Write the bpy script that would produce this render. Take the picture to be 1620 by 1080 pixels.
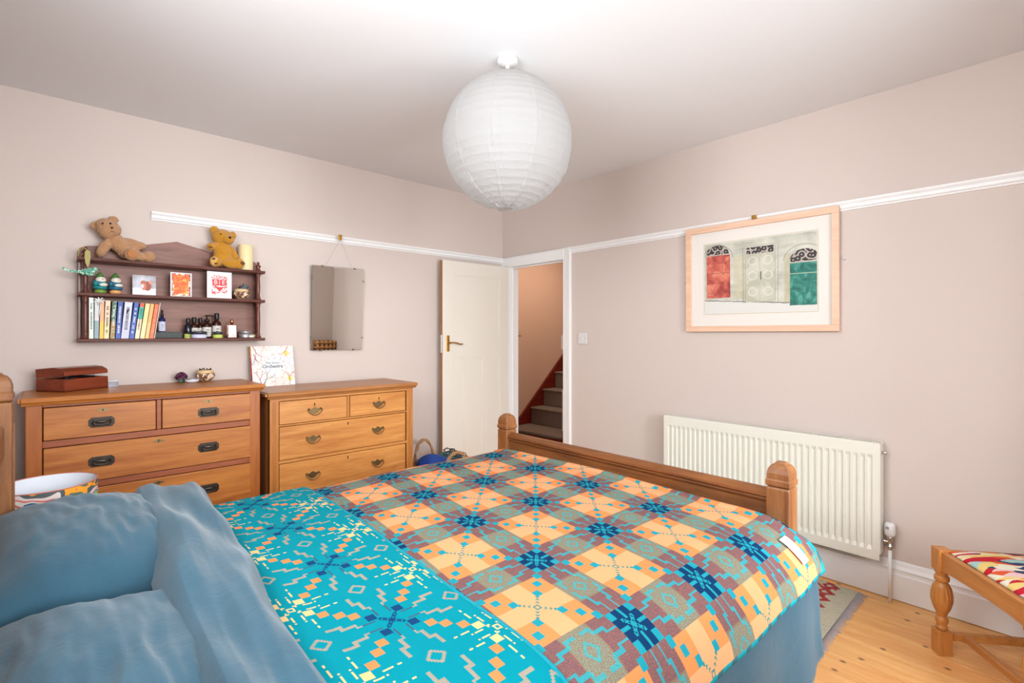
import bpy, bmesh, math, random
from mathutils import Vector, Matrix, noise as mnoise
random.seed(7)
PI = math.pi
for o in list(bpy.data.objects): bpy.data.objects.remove(o)
SC = bpy.context.scene
COL = SC.collection
# ------------------------------------------------------------------ camera, world, lights, exposure
cam = bpy.data.objects.new('camera', bpy.data.cameras.new('camera'))
COL.objects.link(cam); SC.camera = cam
cam.location = (-3.1422, -3.5655, 1.3374)
cam.rotation_euler = (PI/2, 0, -math.radians(42.4766))
cam.data.sensor_width = 36; cam.data.lens = 36*793/1620
cam.data.shift_y = -12/1620; cam.data.clip_start = 0.02
w = bpy.data.worlds.new('world'); SC.world = w; w.use_nodes = True
w.node_tree.nodes['Background'].inputs[0].default_value = (0.80, 0.90, 1.0, 1)
w.node_tree.nodes['Background'].inputs[1].default_value = 1.2
def area(name, loc, rot, sx, sy, watts, col):
    l = bpy.data.lights.new(name, 'AREA'); l.shape = 'RECTANGLE'; l.size = sx; l.size_y = sy
    l.energy = watts; l.color = col
    o = bpy.data.objects.new(name, l); COL.objects.link(o); o.location = loc; o.rotation_euler = rot
    return o
area('daylight_window', (-2.2, -5.1, 1.75), (PI/2, 0, 0), 3.0, 2.4, 150, (0.92, 0.965, 1.0)); area('daylight_far_sky', (-2.0, -8.0, 2.05), (PI/2, 0, 0), 2.4, 1.8, 190, (0.93, 0.965, 1.0))   # daylight behind the glass
area('side_window_fill', (-3.66, -2.6, 1.95), (0, -PI/2, 0), 1.0, 1.3, 50, (0.95, 0.975, 1.0))  # added fill lamp, evens out the light on the radiator wall
area('daylight_low_window', (-1.35, -4.85, 1.2), (PI/2, 0, 0), 1.0, 1.3, 27, (0.92, 0.96, 1.0))
area('landing_fill', (1.3, 0.1, 2.56), (0, 0, 0), 1.2, 0.8, 18, (1.0, 0.85, 0.7))  # added warm lamp brightening the stairs; the landing has no skylight
SC.view_settings.view_transform = 'Standard'; SC.view_settings.look = 'None'
SC.view_settings.gamma = 1; SC.view_settings.use_curve_mapping = False
SC.view_settings.exposure = 0.55

# ------------------------------------------------------------------ node helpers
def s2l(c):
    return tuple((x/12.92 if x <= .04045 else ((x+.055)/1.055)**2.4) for x in c)
def rgb(r, g, b): return s2l((r/255, g/255, b/255)) + (1,)
class V:
    def __init__(s, nt, v): s.nt = nt; s.v = v
    def _b(s, op, o, r=False):
        a, b = (s.v, o.v if isinstance(o, V) else o)
        if r: a, b = b, a
        return mth(s.nt, op, a, b)
    def __add__(s, o): return s._b('ADD', o)
    def __radd__(s, o): return s._b('ADD', o)
    def __sub__(s, o): return s._b('SUBTRACT', o)
    def __rsub__(s, o): return s._b('SUBTRACT', o, True)
    def __mul__(s, o): return s._b('MULTIPLY', o)
    def __rmul__(s, o): return s._b('MULTIPLY', o)
    def __truediv__(s, o): return s._b('DIVIDE', o)
    def __lt__(s, o): return s._b('LESS_THAN', o)
    def __gt__(s, o): return s._b('GREATER_THAN', o)
    def mx(s, o): return s._b('MAXIMUM', o)
    def mn(s, o): return s._b('MINIMUM', o)
    def ab(s): return mth(s.nt, 'ABSOLUTE', s.v)
    def fr(s): return mth(s.nt, 'FRACT', s.v)
    def sin(s): return mth(s.nt, 'SINE', s.v)
    def sq(s): return mth(s.nt, 'SQRT', s.v)
def mth(nt, op, *a):
    n = nt.nodes.new('ShaderNodeMath'); n.operation = op
    for i, x in enumerate(a):
        if isinstance(x, V): x = x.v
        if isinstance(x, (int, float)): n.inputs[i].default_value = x
        else: nt.links.new(x, n.inputs[i])
    return V(nt, n.outputs[0])
class Ctx:
    def __init__(s, name, rough=.6, metal=0, spec=.4):
        s.m = bpy.data.materials.new(name); s.m.use_nodes = True; s.nt = s.m.node_tree
        s.b = s.nt.nodes['Principled BSDF']; s.b.inputs['Roughness'].default_value = rough
        s.b.inputs['Metallic'].default_value = metal; s.b.inputs['Specular IOR Level'].default_value = spec
        s.tc = s.nt.nodes.new('ShaderNodeTexCoord')
    def xyz(s, kind='Object'):
        n = s.nt.nodes.new('ShaderNodeSeparateXYZ'); s.nt.links.new(s.tc.outputs[kind], n.inputs[0])
        return [V(s.nt, n.outputs[i]) for i in range(3)]
    def vec(s, *a):
        n = s.nt.nodes.new('ShaderNodeCombineXYZ')
        for i, x in enumerate(a):
            if isinstance(x, V): s.nt.links.new(x.v, n.inputs[i])
            else: n.inputs[i].default_value = x
        return n.outputs[0]
    def mapped(s, scale=(1,1,1), kind='Object', loc=(0,0,0)):
        n = s.nt.nodes.new('ShaderNodeMapping'); n.inputs['Scale'].default_value = scale; n.inputs['Location'].default_value = loc
        s.nt.links.new(s.tc.outputs[kind], n.inputs[0]); return n.outputs[0]
    def noise(s, sc, det=3, vec=None, rough=.5, dist=0):
        n = s.nt.nodes.new('ShaderNodeTexNoise'); n.inputs['Scale'].default_value = sc
        n.inputs['Detail'].default_value = det; n.inputs['Roughness'].default_value = rough; n.inputs['Distortion'].default_value = dist
        s.nt.links.new(vec if vec is not None else s.tc.outputs['Object'], n.inputs['Vector']); return V(s.nt, n.outputs[0])
    def voro(s, sc, vec=None, feature='F1', out='Distance', dims='3D'):
        n = s.nt.nodes.new('ShaderNodeTexVoronoi'); n.inputs['Scale'].default_value = sc; n.feature = feature; n.voronoi_dimensions = dims
        s.nt.links.new(vec if vec is not None else s.tc.outputs['Object'], n.inputs['Vector']); return n.outputs[out]
    def wave(s, sc, dist=0, vec=None, dr='X'):
        n = s.nt.nodes.new('ShaderNodeTexWave'); n.inputs['Scale'].default_value = sc; n.inputs['Distortion'].default_value = dist
        n.bands_direction = dr
        s.nt.links.new(vec if vec is not None else s.tc.outputs['Object'], n.inputs['Vector']); return V(s.nt, n.outputs['Fac'])
    def mix(s, f, a, b, mode='MIX'):
        n = s.nt.nodes.new('ShaderNodeMix'); n.data_type = 'RGBA'; n.blend_type = mode
        for i, x in ((0, f), (6, a), (7, b)):
            if isinstance(x, V): x = x.v
            if isinstance(x, (int, float, tuple)): n.inputs[i].default_value = x
            else: s.nt.links.new(x, n.inputs[i])
        return n.outputs[2]
    def ramp(s, f, stops, interp='LINEAR'):
        n = s.nt.nodes.new('ShaderNodeValToRGB'); n.color_ramp.interpolation = interp
        e = n.color_ramp.elements
        while len(e) > 1: e.remove(e[-1])
        e[0].position = stops[0][0]; e[0].color = stops[0][1]
        for p, c in stops[1:]:
            k = e.new(p); k.color = c
        s.nt.links.new(f.v if isinstance(f, V) else f, n.inputs[0]); return n.outputs[0]
    def col(s, c):
        if isinstance(c, tuple): s.b.inputs['Base Color'].default_value = c
        else: s.nt.links.new(c, s.b.inputs['Base Color'])
        return s
    def bump(s, h, strength=.2, dist=.01):
        n = s.nt.nodes.new('ShaderNodeBump'); n.inputs['Strength'].default_value = strength; n.inputs['Distance'].default_value = dist
        s.nt.links.new(h.v if isinstance(h, V) else h, n.inputs['Height']); s.nt.links.new(n.outputs[0], s.b.inputs['Normal']); return s
def flat(name, c, rough=.5, metal=0, spec=.4, var=.05, nsc=20, bump=0):
    k = Ctx(name, rough, metal, spec); n = k.noise(nsc, 3)
    d = tuple(x*(1-var*2) for x in c[:3])+(1,)
    k.col(k.mix(n, d, c))
    if bump: k.bump(k.noise(nsc*8, 3), bump, .003)
    return k.m
def wood(name, dark, light, axis='X', rough=.38, knots=False, scale=1.0, rand=.0, contrast=1):
    k = Ctx(name, rough, 0, .45)
    s = {'X': (1.2, 14, 14), 'Y': (14, 1.2, 14), 'Z': (14, 14, 1.2)}[axis]
    s = tuple(a*scale for a in s)
    v = k.mapped(s)
    if rand:
        oi = k.nt.nodes.new('ShaderNodeObjectInfo'); ad = k.nt.nodes.new('ShaderNodeVectorMath'); ad.operation = 'ADD'
        k.nt.links.new(v, ad.inputs[0]); mm = mth(k.nt, 'MULTIPLY', oi.outputs['Random'], 40.0)
        k.nt.links.new(k.vec(mm, mm, mm), ad.inputs[1]); v = ad.outputs[0]
    n1 = k.noise(1.6, 6, v, .6, .8); n2 = k.noise(9, 4, v, .6)
    f = n1*.7 + n2*.3
    c = k.ramp(f, [(.33, dark), (.5, tuple((a+b)/2 for a, b in zip(dark, light))), (.66, light)])
    if rand:
        c = k.mix(mth(k.nt, 'MULTIPLY', oi.outputs['Random'], rand), c, dark)
    if knots:
        vv = k.mapped((3.0, 2.2, 1)); ad2 = k.nt.nodes.new('ShaderNodeVectorMath'); ad2.operation = 'ADD'; k.nt.links.new(vv, ad2.inputs[0]); k.nt.links.new(k.vec(mm, mm*.7, 0.0), ad2.inputs[1]); vv = ad2.outputs[0]; d = V(k.nt, k.voro(2.0, vv, dims='2D'))
        fac = (d < .034)*.7
        ring = (d < .060)*.45
        c = k.mix(ring, c, rgb(150, 84, 40)); c = k.mix(fac, c, rgb(70, 36, 20))
        sc = k.noise(2.2, 5, k.mapped((1, .6, 1)), .7); c = k.mix((sc > .66)*.25, c, rgb(120, 70, 40))
    k.col(c); k.bump(n2, .08, .002)
    return k.m

# ------------------------------------------------------------------ palette
WALL = Ctx('wall_paint', .85, 0, .2); n = WALL.noise(1.5, 2); n2 = WALL.noise(260, 2)
WALL.col(WALL.mix(n, rgb(208, 194, 186), rgb(211, 197, 189))); WALL.bump(n2, .05, .001); WALL = WALL.m
CEIL = flat('ceiling_paint', rgb(232, 232, 233), .9, var=.005, nsc=3)
HALLW = flat('hall_paint', rgb(205, 168, 146), .85, var=.01, nsc=2)
WHITE = flat('white_gloss', rgb(240, 239, 238), .35, var=.01)
DOORW = flat('door_cream_paint', rgb(230, 224, 212), .35, var=.015, nsc=4)
RADW = flat('radiator_cream_enamel', rgb(230, 228, 216), .3, var=.01)
PLASTIC = flat('white_plastic', rgb(220, 218, 216), .35, var=.01)
BRASS = flat('brass', rgb(196, 150, 76), .3, 1, var=.1)
OLDBRASS = flat('aged_brass', rgb(146, 122, 84), .38, .85, var=.25, nsc=60)
DARKBRASS = flat('dark_patinated_brass', rgb(84, 74, 66), .36, .75, var=.3, nsc=60)
CHROME = flat('chrome', rgb(200, 198, 194), .2, 1)
STEEL = flat('brushed_tin', rgb(200, 200, 200), .35, .8)
BLACK = flat('black_plastic', rgb(34, 30, 30), .35)
KEYH = flat('keyhole_dark', rgb(24, 16, 10), .8)
WALNUT_X = wood('satin_walnut_x', rgb(156, 86, 34), rgb(196, 126, 58), 'X', .38)
WALNUT_Z = wood('satin_walnut_z', rgb(148, 78, 32), rgb(182, 108, 48), 'Z', .38)
WALNUT_D = wood('dark_walnut_rail', rgb(134, 68, 38), rgb(164, 90, 54), 'X', .4)
ASH_X = wood('golden_ash_x', rgb(180, 112, 52), rgb(218, 154, 84), 'X', .36)
ASH_Z = wood('golden_ash_z', rgb(170, 102, 46), rgb(204, 138, 72), 'Z', .36)
ASH_TOP = wood('golden_ash_top', rgb(150, 92, 46), rgb(186, 128, 76), 'X', .34)
OAK_Y = wood('bed_oak_y', rgb(100, 56, 28), rgb(146, 92, 50), 'Y', .42)
OAK_Z = wood('bed_oak_z', rgb(112, 66, 34), rgb(160, 106, 62), 'Z', .42)
MAHOG_X = wood('shelf_mahogany_x', rgb(74, 36, 28), rgb(118, 66, 52), 'X', .4)
MAHOG_Z = wood('shelf_mahogany_z', rgb(70, 32, 26), rgb(112, 56, 44), 'Z', .32)
MAHOG_B = wood('shelf_back_mahogany', rgb(108, 66, 54), rgb(150, 104, 88), 'X', .5)
BOXW = wood('slope_box_mahogany', rgb(100, 40, 22), rgb(146, 66, 36), 'X', .3)
REDW = wood('red_stained_wood', rgb(84, 20, 10), rgb(120, 34, 16), 'X', .35)
CHAIRW = wood('chair_oak', rgb(172, 104, 46), rgb(210, 146, 78), 'Z', .35)
CHAIRX = wood('chair_oak_x', rgb(166, 100, 46), rgb(204, 140, 74), 'X', .35)
FRAMEW = wood('pale_picture_frame', rgb(220, 178, 150), rgb(236, 198, 170), 'Y', .45)
PINE = wood('pine_floorboard', rgb(226, 152, 84), rgb(250, 200, 128), 'Y', .38, knots=True, rand=.35)
GLASS = Ctx('picture_glass', .02)
nt = GLASS.nt; tr = nt.nodes.new('ShaderNodeBsdfTransparent'); gl = nt.nodes.new('ShaderNodeBsdfGlossy'); gl.inputs['Roughness'].default_value = .03
mxn = nt.nodes.new('ShaderNodeMixShader'); mxn.inputs[0].default_value = .04
nt.links.new(tr.outputs[0], mxn.inputs[1]); nt.links.new(gl.outputs[0], mxn.inputs[2]); nt.links.new(mxn.outputs[0], nt.nodes['Material Output'].inputs[0]); GLASS = GLASS.m
MIRROR = flat('mirror_silver', rgb(225, 225, 222), .015, 1, var=0)
def glassy(name, c, rough=.08, trans=.7):
    k = Ctx(name, rough); k.b.inputs['Transmission Weight'].default_value = trans
    n = k.noise(10); k.col(k.mix(n, c, tuple(x*.92 for x in c[:3])+(1,))); return k.m

# ------------------------------------------------------------------ geometry helpers
def NB(): return bmesh.new()
def box(bm, x0, x1, y0, y1, z0, z1, mat=None):
    vs = [bm.verts.new(Vector((x, y, z))) for z in (z0, z1) for y in (y0, y1) for x in (x0, x1)]
    if mat is not None:
        for v in vs: v.co = mat @ v.co
    fs = [(0,2,3,1), (4,5,7,6), (0,1,5,4), (2,6,7,3), (0,4,6,2), (1,3,7,5)]
    for f in fs: bm.faces.new([vs[i] for i in f])
    return vs
def lathe(bm, prof, c=(0,0,0), seg=24, mat=None, flute=None, caps=True):
    rings = []
    for i, (r, z) in enumerate(prof):
        ring = []
        for k in range(seg):
            a = 2*PI*k/seg; rr = r
            if flute and flute[0] <= z <= flute[1] and k % 2: rr = r-flute[2]
            p = Vector((c[0]+rr*math.cos(a), c[1]+rr*math.sin(a), c[2]+z))
            if mat is not None: p = mat @ p
            ring.append(bm.verts.new(p))
        rings.append(ring)
    for a, b in zip(rings, rings[1:]):
        for k in range(seg):
            f = bm.faces.new((a[k], a[(k+1) % seg], b[(k+1) % seg], b[k])); f.smooth = True
    if caps:
        bm.faces.new(list(reversed(rings[0]))); bm.faces.new(rings[-1])
def prism(bm, poly, plane, a, b, smooth=False):
    def P(p, t):
        if plane == 'xz': return (p[0], t, p[1])
        if plane == 'yz': return (t, p[0], p[1])
        return (p[0], p[1], t)
    A = [bm.verts.new(P(p, a)) for p in poly]; B = [bm.verts.new(P(p, b)) for p in poly]
    n = len(poly)
    for i in range(n):
        f = bm.faces.new((A[i], A[(i+1) % n], B[(i+1) % n], B[i])); f.smooth = smooth
    bm.faces.new(A[::-1]); bm.faces.new(B)
    bmesh.ops.recalc_face_normals(bm, faces=bm.faces)
def tube(bm, pts, r, seg=8, closed=False, rfun=None):
    pts = [Vector(p) for p in pts]; rings = []; n = len(pts)
    up = Vector((0, 0, 1))
    for i, p in enumerate(pts):
        t = (pts[(i+1) % n if closed else min(i+1, n-1)] - pts[(i-1) % n if closed else max(i-1, 0)])
        t = t.normalized() if t.length > 1e-9 else Vector((0,0,1))
        u = t.cross(up)
        if u.length < 1e-3: u = t.cross(Vector((0, 1, 0)))
        u.normalize(); v = t.cross(u); rr = rfun(i/(n-1)) if rfun else r
        rings.append([bm.verts.new(p+u*rr*math.cos(2*PI*k/seg)+v*rr*math.sin(2*PI*k/seg)) for k in range(seg)])
    R = list(zip(rings, rings[1:])) + ([(rings[-1], rings[0])] if closed else [])
    for a, b in R:
        for k in range(seg):
            f = bm.faces.new((a[k], b[k], b[(k+1) % seg], a[(k+1) % seg])); f.smooth = True
    if not closed:
        bm.faces.new(rings[0]); bm.faces.new(rings[-1][::-1])
def ell(bm, c, r, rot=None, seg=18, ring=12, noise=0, nf=30):
    M = Matrix.Translation(c) @ (rot.to_4x4() if rot is not None else Matrix.Identity(4)) @ Matrix.Diagonal((r[0], r[1], r[2], 1))
    res = bmesh.ops.create_uvsphere(bm, u_segments=seg, v_segments=ring, radius=1, matrix=M)
    for v in res['verts']:
        if noise:
            d = (v.co-Vector(c)).normalized(); v.co += d*noise*mnoise.noise(v.co*nf)
        for f in v.link_faces: f.smooth = True
def grid_mesh(name, nx, ny, fn, uvfn=None, flip=False):
    me = bpy.data.meshes.new(name); vs = []; fs = []; uv = []
    for j in range(ny):
        for i in range(nx):
            a, b = i/(nx-1), j/(ny-1)
            vs.append(fn(a, b)); uv.append(uvfn(a, b) if uvfn else (a, b))
    for j in range(ny-1):
        for i in range(nx-1):
            k = j*nx+i; fs.append((k, k+nx, k+nx+1, k+1) if flip else (k, k+1, k+nx+1, k+nx))
    me.from_pydata(vs, [], fs); me.update()
    l = me.uv_layers.new(name='UVMap')
    for p in me.polygons:
        p.use_smooth = True
        for li in p.loop_indices: l.data[li].uv = uv[me.loops[li].vertex_index]
    return me
def obj(name, geo, mat, parent=None, bevel=0, smooth=False, label=None, solid=0, sub=0, bseg=2):
    if isinstance(geo, bmesh.types.BMesh):
        bmesh.ops.recalc_face_normals(geo, faces=geo.faces)
        me = bpy.data.meshes.new(name); geo.to_mesh(me); geo.free()
    else: me = geo
    if mat:
        for m_ in (mat if isinstance(mat, list) else [mat]): me.materials.append(m_)
    o = bpy.data.objects.new(name, me); COL.objects.link(o)
    if smooth:
        for p in me.polygons: p.use_smooth = True
    if parent: o.parent = parent
    if label: o['label'] = label
    if solid:
        m = o.modifiers.new('s', 'SOLIDIFY'); m.thickness = solid; m.offset = -1
    if sub:
        m = o.modifiers.new('d', 'SUBSURF'); m.levels = sub; m.render_levels = sub
    if bevel:
        m = o.modifiers.new('b', 'BEVEL'); m.width = bevel; m.segments = bseg; m.limit_method = 'ANGLE'; m.angle_limit = math.radians(40)
    return o
def bx(name, x0, x1, y0, y1, z0, z1, mat, parent=None, bevel=.002, label=None, mtx=None):
    bm = NB(); box(bm, x0, x1, y0, y1, z0, z1, mtx); return obj(name, bm, mat, parent, bevel, label=label)
def thing(name, label, cat, loc=(0,0,0), rz=0, group=None):
    o = bpy.data.objects.new(name, None); COL.objects.link(o); o.location = loc; o.rotation_euler = (0, 0, rz)
    o.empty_display_size = .05; o['label'] = label; o['category'] = cat
    if group: o['group'] = group
    return o
def tag(o, label, cat, group=None):
    o['label'] = label; o['category'] = cat
    if group: o['group'] = group
    return o
def struct(name, bm, mat, bevel=0, **k):
    o = obj(name, bm, mat, bevel=bevel, **k); o['kind'] = 'structure'; return o
def text(name, body, size, loc, rot, mat, parent, ext=.0004, align='CENTER', bold=0):
    c = bpy.data.curves.new(name, 'FONT'); c.body = body; c.size = size; c.extrude = ext; c.align_x = align; c.align_y = 'CENTER'; c.offset = bold
    c.resolution_u = 3
    tmp = bpy.data.objects.new(name, c); COL.objects.link(tmp)
    me = bpy.data.meshes.new_from_object(tmp.evaluated_get(bpy.context.evaluated_depsgraph_get())); bpy.data.objects.remove(tmp)
    me.materials.clear(); o = obj(name, me, mat, parent); o.location = loc; o.rotation_euler = rot
    return o
def holed(bm, plane, t0, t1, a0, a1, z0, z1, holes):
    """wall slab with rectangular openings"""
    xs = sorted({a0, a1, *[h[0] for h in holes], *[h[1] for h in holes]}); zs = sorted({z0, z1, *[h[2] for h in holes], *[h[3] for h in holes]})
    for i in range(len(xs)-1):
        for j in range(len(zs)-1):
            cx, cz = (xs[i]+xs[i+1])/2, (zs[j]+zs[j+1])/2
            if any(h[0] < cx < h[1] and h[2] < cz < h[3] for h in holes): continue
            if plane == 'y': box(bm, xs[i], xs[i+1], t0, t1, zs[j], zs[j+1])
            else: box(bm, t0, t1, xs[i], xs[i+1], zs[j], zs[j+1])
    bmesh.ops.remove_doubles(bm, verts=bm.verts, dist=1e-5)
    # drop the internal partition faces
    seen = {}
    for f in bm.faces:
        k = tuple(sorted(v.index for v in f.verts)); seen.setdefault(k, []).append(f)
    bad = [f for fs in seen.values() if len(fs) > 1 for f in fs]
    bmesh.ops.delete(bm, geom=bad, context='FACES')

# ------------------------------------------------------------------ the room
H = 2.58; WX = -3.42; WY = -3.98
bm = NB(); box(bm, WX-.12, 0.0, 0, .12, -.05, H); struct('wall_back', bm, WALL)
bm = NB(); holed(bm, 'x', 0, .10, WY-.12, .12, -.05, H, [(-.781, -.09, -.05, 1.965)]); struct('wall_right', bm, WALL)
bm = NB(); holed(bm, 'x', WX-.12, WX, WY-.12, 0, -.05, H, [(-3.25, -1.95, 1.45, 2.45)]); struct('wall_left', bm, WALL)
bm = NB(); holed(bm, 'y', WY-.12, WY, WX, 0, -.05, H, [(-3.15, -1.70, 1.15, 2.4), (-1.58, -.95, .45, 1.9)]); struct('wall_front', bm, WALL)
bm = NB(); box(bm, WX-.12, .1, WY-.12, .12, H, H+.06); struct('ceiling', bm, CEIL)
# floor: one board after another, running away from the window
fl_bm = NB(); box(fl_bm, WX, .1, WY, 0, -.06, -.022); floor = struct('floor', fl_bm, KEYH)
x = WX; i = 0; brd = None
while x < -.001:
    wd = min(.142, -x)
    bm = NB(); box(bm, 0, wd-.003, WY, 0, -.022, 0)
    b = obj('floorboard', bm, PINE, floor, bevel=.0015); b.location = (x, 0, 0); x += wd
# hall beyond the door
bm = NB(); box(bm, .1, 3.2, 1.0, 1.1, -.06, H+.6); struct('wall_hall', bm, HALLW)
bm = NB(); box(bm, 3.1, 3.2, -1.3, 1.0, -.06, H+.6); struct('wall_hall_end', bm, HALLW)
bm = NB(); box(bm, .1, 3.2, -1.4, -1.3, -.06, H+.6); struct('wall_hall_side', bm, HALLW)
bm = NB(); box(bm, 0, .1, .12, 1.0, -.06, H+.6); struct('wall_hall_near', bm, HALLW)
bm = NB(); box(bm, 0, 3.2, -1.4, 1.1, H+.02, H+.1); struct('ceiling_hall', bm, CEIL)
CARPET = Ctx('grey_stair_carpet', .95, 0, .1); n = CARPET.noise(300, 3); CARPET.col(CARPET.mix(n, rgb(74, 62, 54), rgb(150, 132, 118))); CARPET.bump(n, .6, .006); CARPET = CARPET.m
bm = NB(); box(bm, .1, 3.1, -1.3, 1.0, -.06, -.002); struct('floor_hall', bm, CARPET)

def profile_run(name, prof, axis, a, b, mat, parent=None, sgn=-1, bevel=0):
    """moulding: prof = [(depth,z)], run along x on the back wall ('x') or along y on the right wall ('y')"""
    bm = NB()
    if axis == 'x': prism(bm, [(d*sgn, z) for d, z in prof], 'yz', a, b)
    else: prism(bm, [(d*sgn, z) for d, z in prof], 'xz', a, b)
    return bm
RAIL = [(0, 1.998), (.008, 1.999), (.010, 2.006), (.018, 2.011), (.018, 2.018), (.013, 2.021), (.013, 2.026), (.022, 2.034), (.026, 2.040), (.026, 2.047), (0, 2.047)]
o = struct('trim_1', profile_run('r', RAIL, 'x', -2.722, -.001, WHITE), WHITE); o['label'] = 'white picture rail on the shelf wall'
o = struct('trim_2', profile_run('r', RAIL, 'y', WY, -.857, WHITE), WHITE); o['label'] = 'white picture rail above the radiator'
BASE = [(0, 0.004), (.022, .004), (.022, .128), (.016, .136), (.016, .150), (.022, .156), (.012, .172), (.008, .19), (0, .195)]
struct('baseboard_right', profile_run('b', BASE, 'y', WY, -.857, WHITE), WHITE)
struct('baseboard_back', profile_run('b', BASE, 'x', WX, -.02, WHITE), WHITE)
bm = NB(); prism(bm, [(d+WX, z) for d, z in BASE], 'xz', WY, 0); struct('baseboard_left', bm, WHITE)
bm = NB(); prism(bm, [(d+WY, z) for d, z in BASE], 'yz', WX, 0); struct('baseboard_front', bm, WHITE)
# door lining and architrave
bm = NB()
box(bm, -.012, .112, -.79, -.775, 0, 1.972); box(bm, -.012, .112, -.10, -.085, 0, 1.972); box(bm, -.012, .112, -.775, -.10, 1.957, 1.972)
box(bm, .035, .052, -.775, -.763, 0, 1.957); box(bm, .035, .052, -.763, -.10, 1.945, 1.957); box(bm, .035, .052, -.112, -.10, 0, 1.945)
struct('trim_4', bm, WHITE, bevel=.0015)['label'] = 'white door lining and stop'
ARC = [(0, -.857), (-.026, -.857), (-.026, -.84), (-.016, -.83), (-.016, -.80), (-.010, -.788), (-.010, -.781), (0, -.781)]
bm = NB(); prism(bm, ARC, 'xy', 0, 2.05)
struct('trim_5', bm, WHITE)['label'] = 'white door architrave upright beside the light switch'
bm = NB(); box(bm, -.014, 0, -.781, -.001, 1.967, 2.047); box(bm, -.020, 0, -.781, -.001, 2.038, 2.047)
struct('trim_6', bm, WHITE, bevel=.002)['label'] = 'white door head board up to the corner'
bm = NB(); box(bm, -.012, 0, -.085, -.001, 0, 1.967); struct('trim_7', bm, WHITE, bevel=.002)
# window (behind the photographer): frame, sill, glass
def window(name, ax, t, a0, a1, z0, z1, nm):
    bm = NB(); f = .06
    def B(a, b, c, d, e=.05):
        if ax == 'y': box(bm, a, b, t-e/2, t+e/2, c, d)
        else: box(bm, t-e/2, t+e/2, a, b, c, d)
    B(a0, a0+f, z0, z1); B(a1-f, a1, z0, z1); B(a0+f, a1-f, z0, z0+f); B(a0+f, a1-f, z1-f, z1)
    for k in range(1, nm):
        c = a0+(a1-a0)*k/nm; B(c-.02, c+.02, z0+f, z1-f)
    w_ = struct(name, bm, WHITE, bevel=.003)
    bm = NB()
    if ax == 'y': box(bm, a0+f, a1-f, t-.003, t+.003, z0+f, z1-f)
    else: box(bm, t-.003, t+.003, a0+f, a1-f, z0+f, z1-f)
    obj('window_pane', bm, GLASS, w_)
    return w_
window('window_1', 'y', WY-.08, -3.15, -1.70, 1.15, 2.4, 2)
window('window_3', 'y', WY-.08, -1.58, -.95, .45, 1.9, 1)
window('fill_window_2', 'x', WX-.08, -3.25, -1.95, 1.45, 2.45, 2)  # added window in the unseen left wall, opening for the fill lamp

# ------------------------------------------------------------------ door leaf
bm = NB()
DX0, DX1 = -.752, -.012; DF, DB = -.100, -.060
z0, z1 = .008, 1.955
xa, xb = DX0+.105, DX1-.105
# stiles and rails round recessed panels
def leafbox(a, b, c, d): box(bm, a, b, DF, DB, c, d)
leafbox(DX0, xa, z0, z1); leafbox(xb, DX1, z0, z1); leafbox(xa, xb, 1.845, z1); leafbox(xa, xb, 1.135, 1.325); leafbox(xa, xb, z0, .22)
pw = (xb-xa-2*.085)/3
for k in range(2): leafbox(xa+pw*(k+1)+.085*k, xa+(pw+.085)*(k+1), .22, 1.135)
door = struct('door_1', bm, DOORW, bevel=.0008); door['label'] = 'cream painted panelled door standing open against the wall'
bx('door_panel', xa, xb, DF+.007, DB-.007, 1.325, 1.845, DOORW, door, 0)
for k in range(3):
    a = xa+(pw+.085)*k; bx('door_panel', a, a+pw, DF+.007, DB-.007, .22, 1.135, DOORW, door, 0)
bm = NB()
def mould(a, b, c, d, t=.014):
    for (p, q, r, s_) in ((a, a+t, c, d), (b-t, b, c, d), (a+t, b-t, c, c+t), (a+t, b-t, d-t, d)): box(bm, p, q, DF+.0025, DF+.008, r, s_)
mould(xa, xb, 1.325, 1.845)
for k in range(3):
    a = xa+(pw+.085)*k; mould(a, a+pw, .22, 1.135, .01)
obj('panel_moulding', bm, DOORW, door, bevel=.001)
EDGE = flat('shaded_door_edge', rgb(176, 126, 92), .6, var=.15, nsc=14)  # brown puts the shade on the latch edge into its colour
bx('door_edge', DX0-.0015, DX0-.0001, DF+.002, DB, z0, z1, EDGE, door, 0, label='latch edge with its shade put in as brown')
bm = NB(); box(bm, -.715, -.685, DF-.006, DF-.0001, 1.19, 1.325); plate = obj('handle_plate', bm, BRASS, door, bevel=.002, label='brass lever back plate')
bm = NB(); tube(bm, [(-.70, DF-.005, 1.262), (-.70, DF-.04, 1.262)], .008, 10)
tube(bm, [(-.70, DF-.04, 1.262), (-.68, DF-.046, 1.266), (-.64, DF-.046, 1.262), (-.60, DF-.044, 1.25), (-.575, DF-.042, 1.252)], .006, 10)
obj('lever', bm, BRASS, plate, label='curved brass lever')
bm = NB(); box(bm, DX0-.004, DX0-.0016, DF+.010, DB-.008, 1.18, 1.33); obj('latch_plate', bm, CHROME, door, bevel=.001)
for zz in (.25, 1.7):
    bm = NB(); tube(bm, [(-.006, DF+.006, zz), (-.006, DF+.006, zz+.09)], .005, 8); obj('hinge', bm, WHITE, door)

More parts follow.
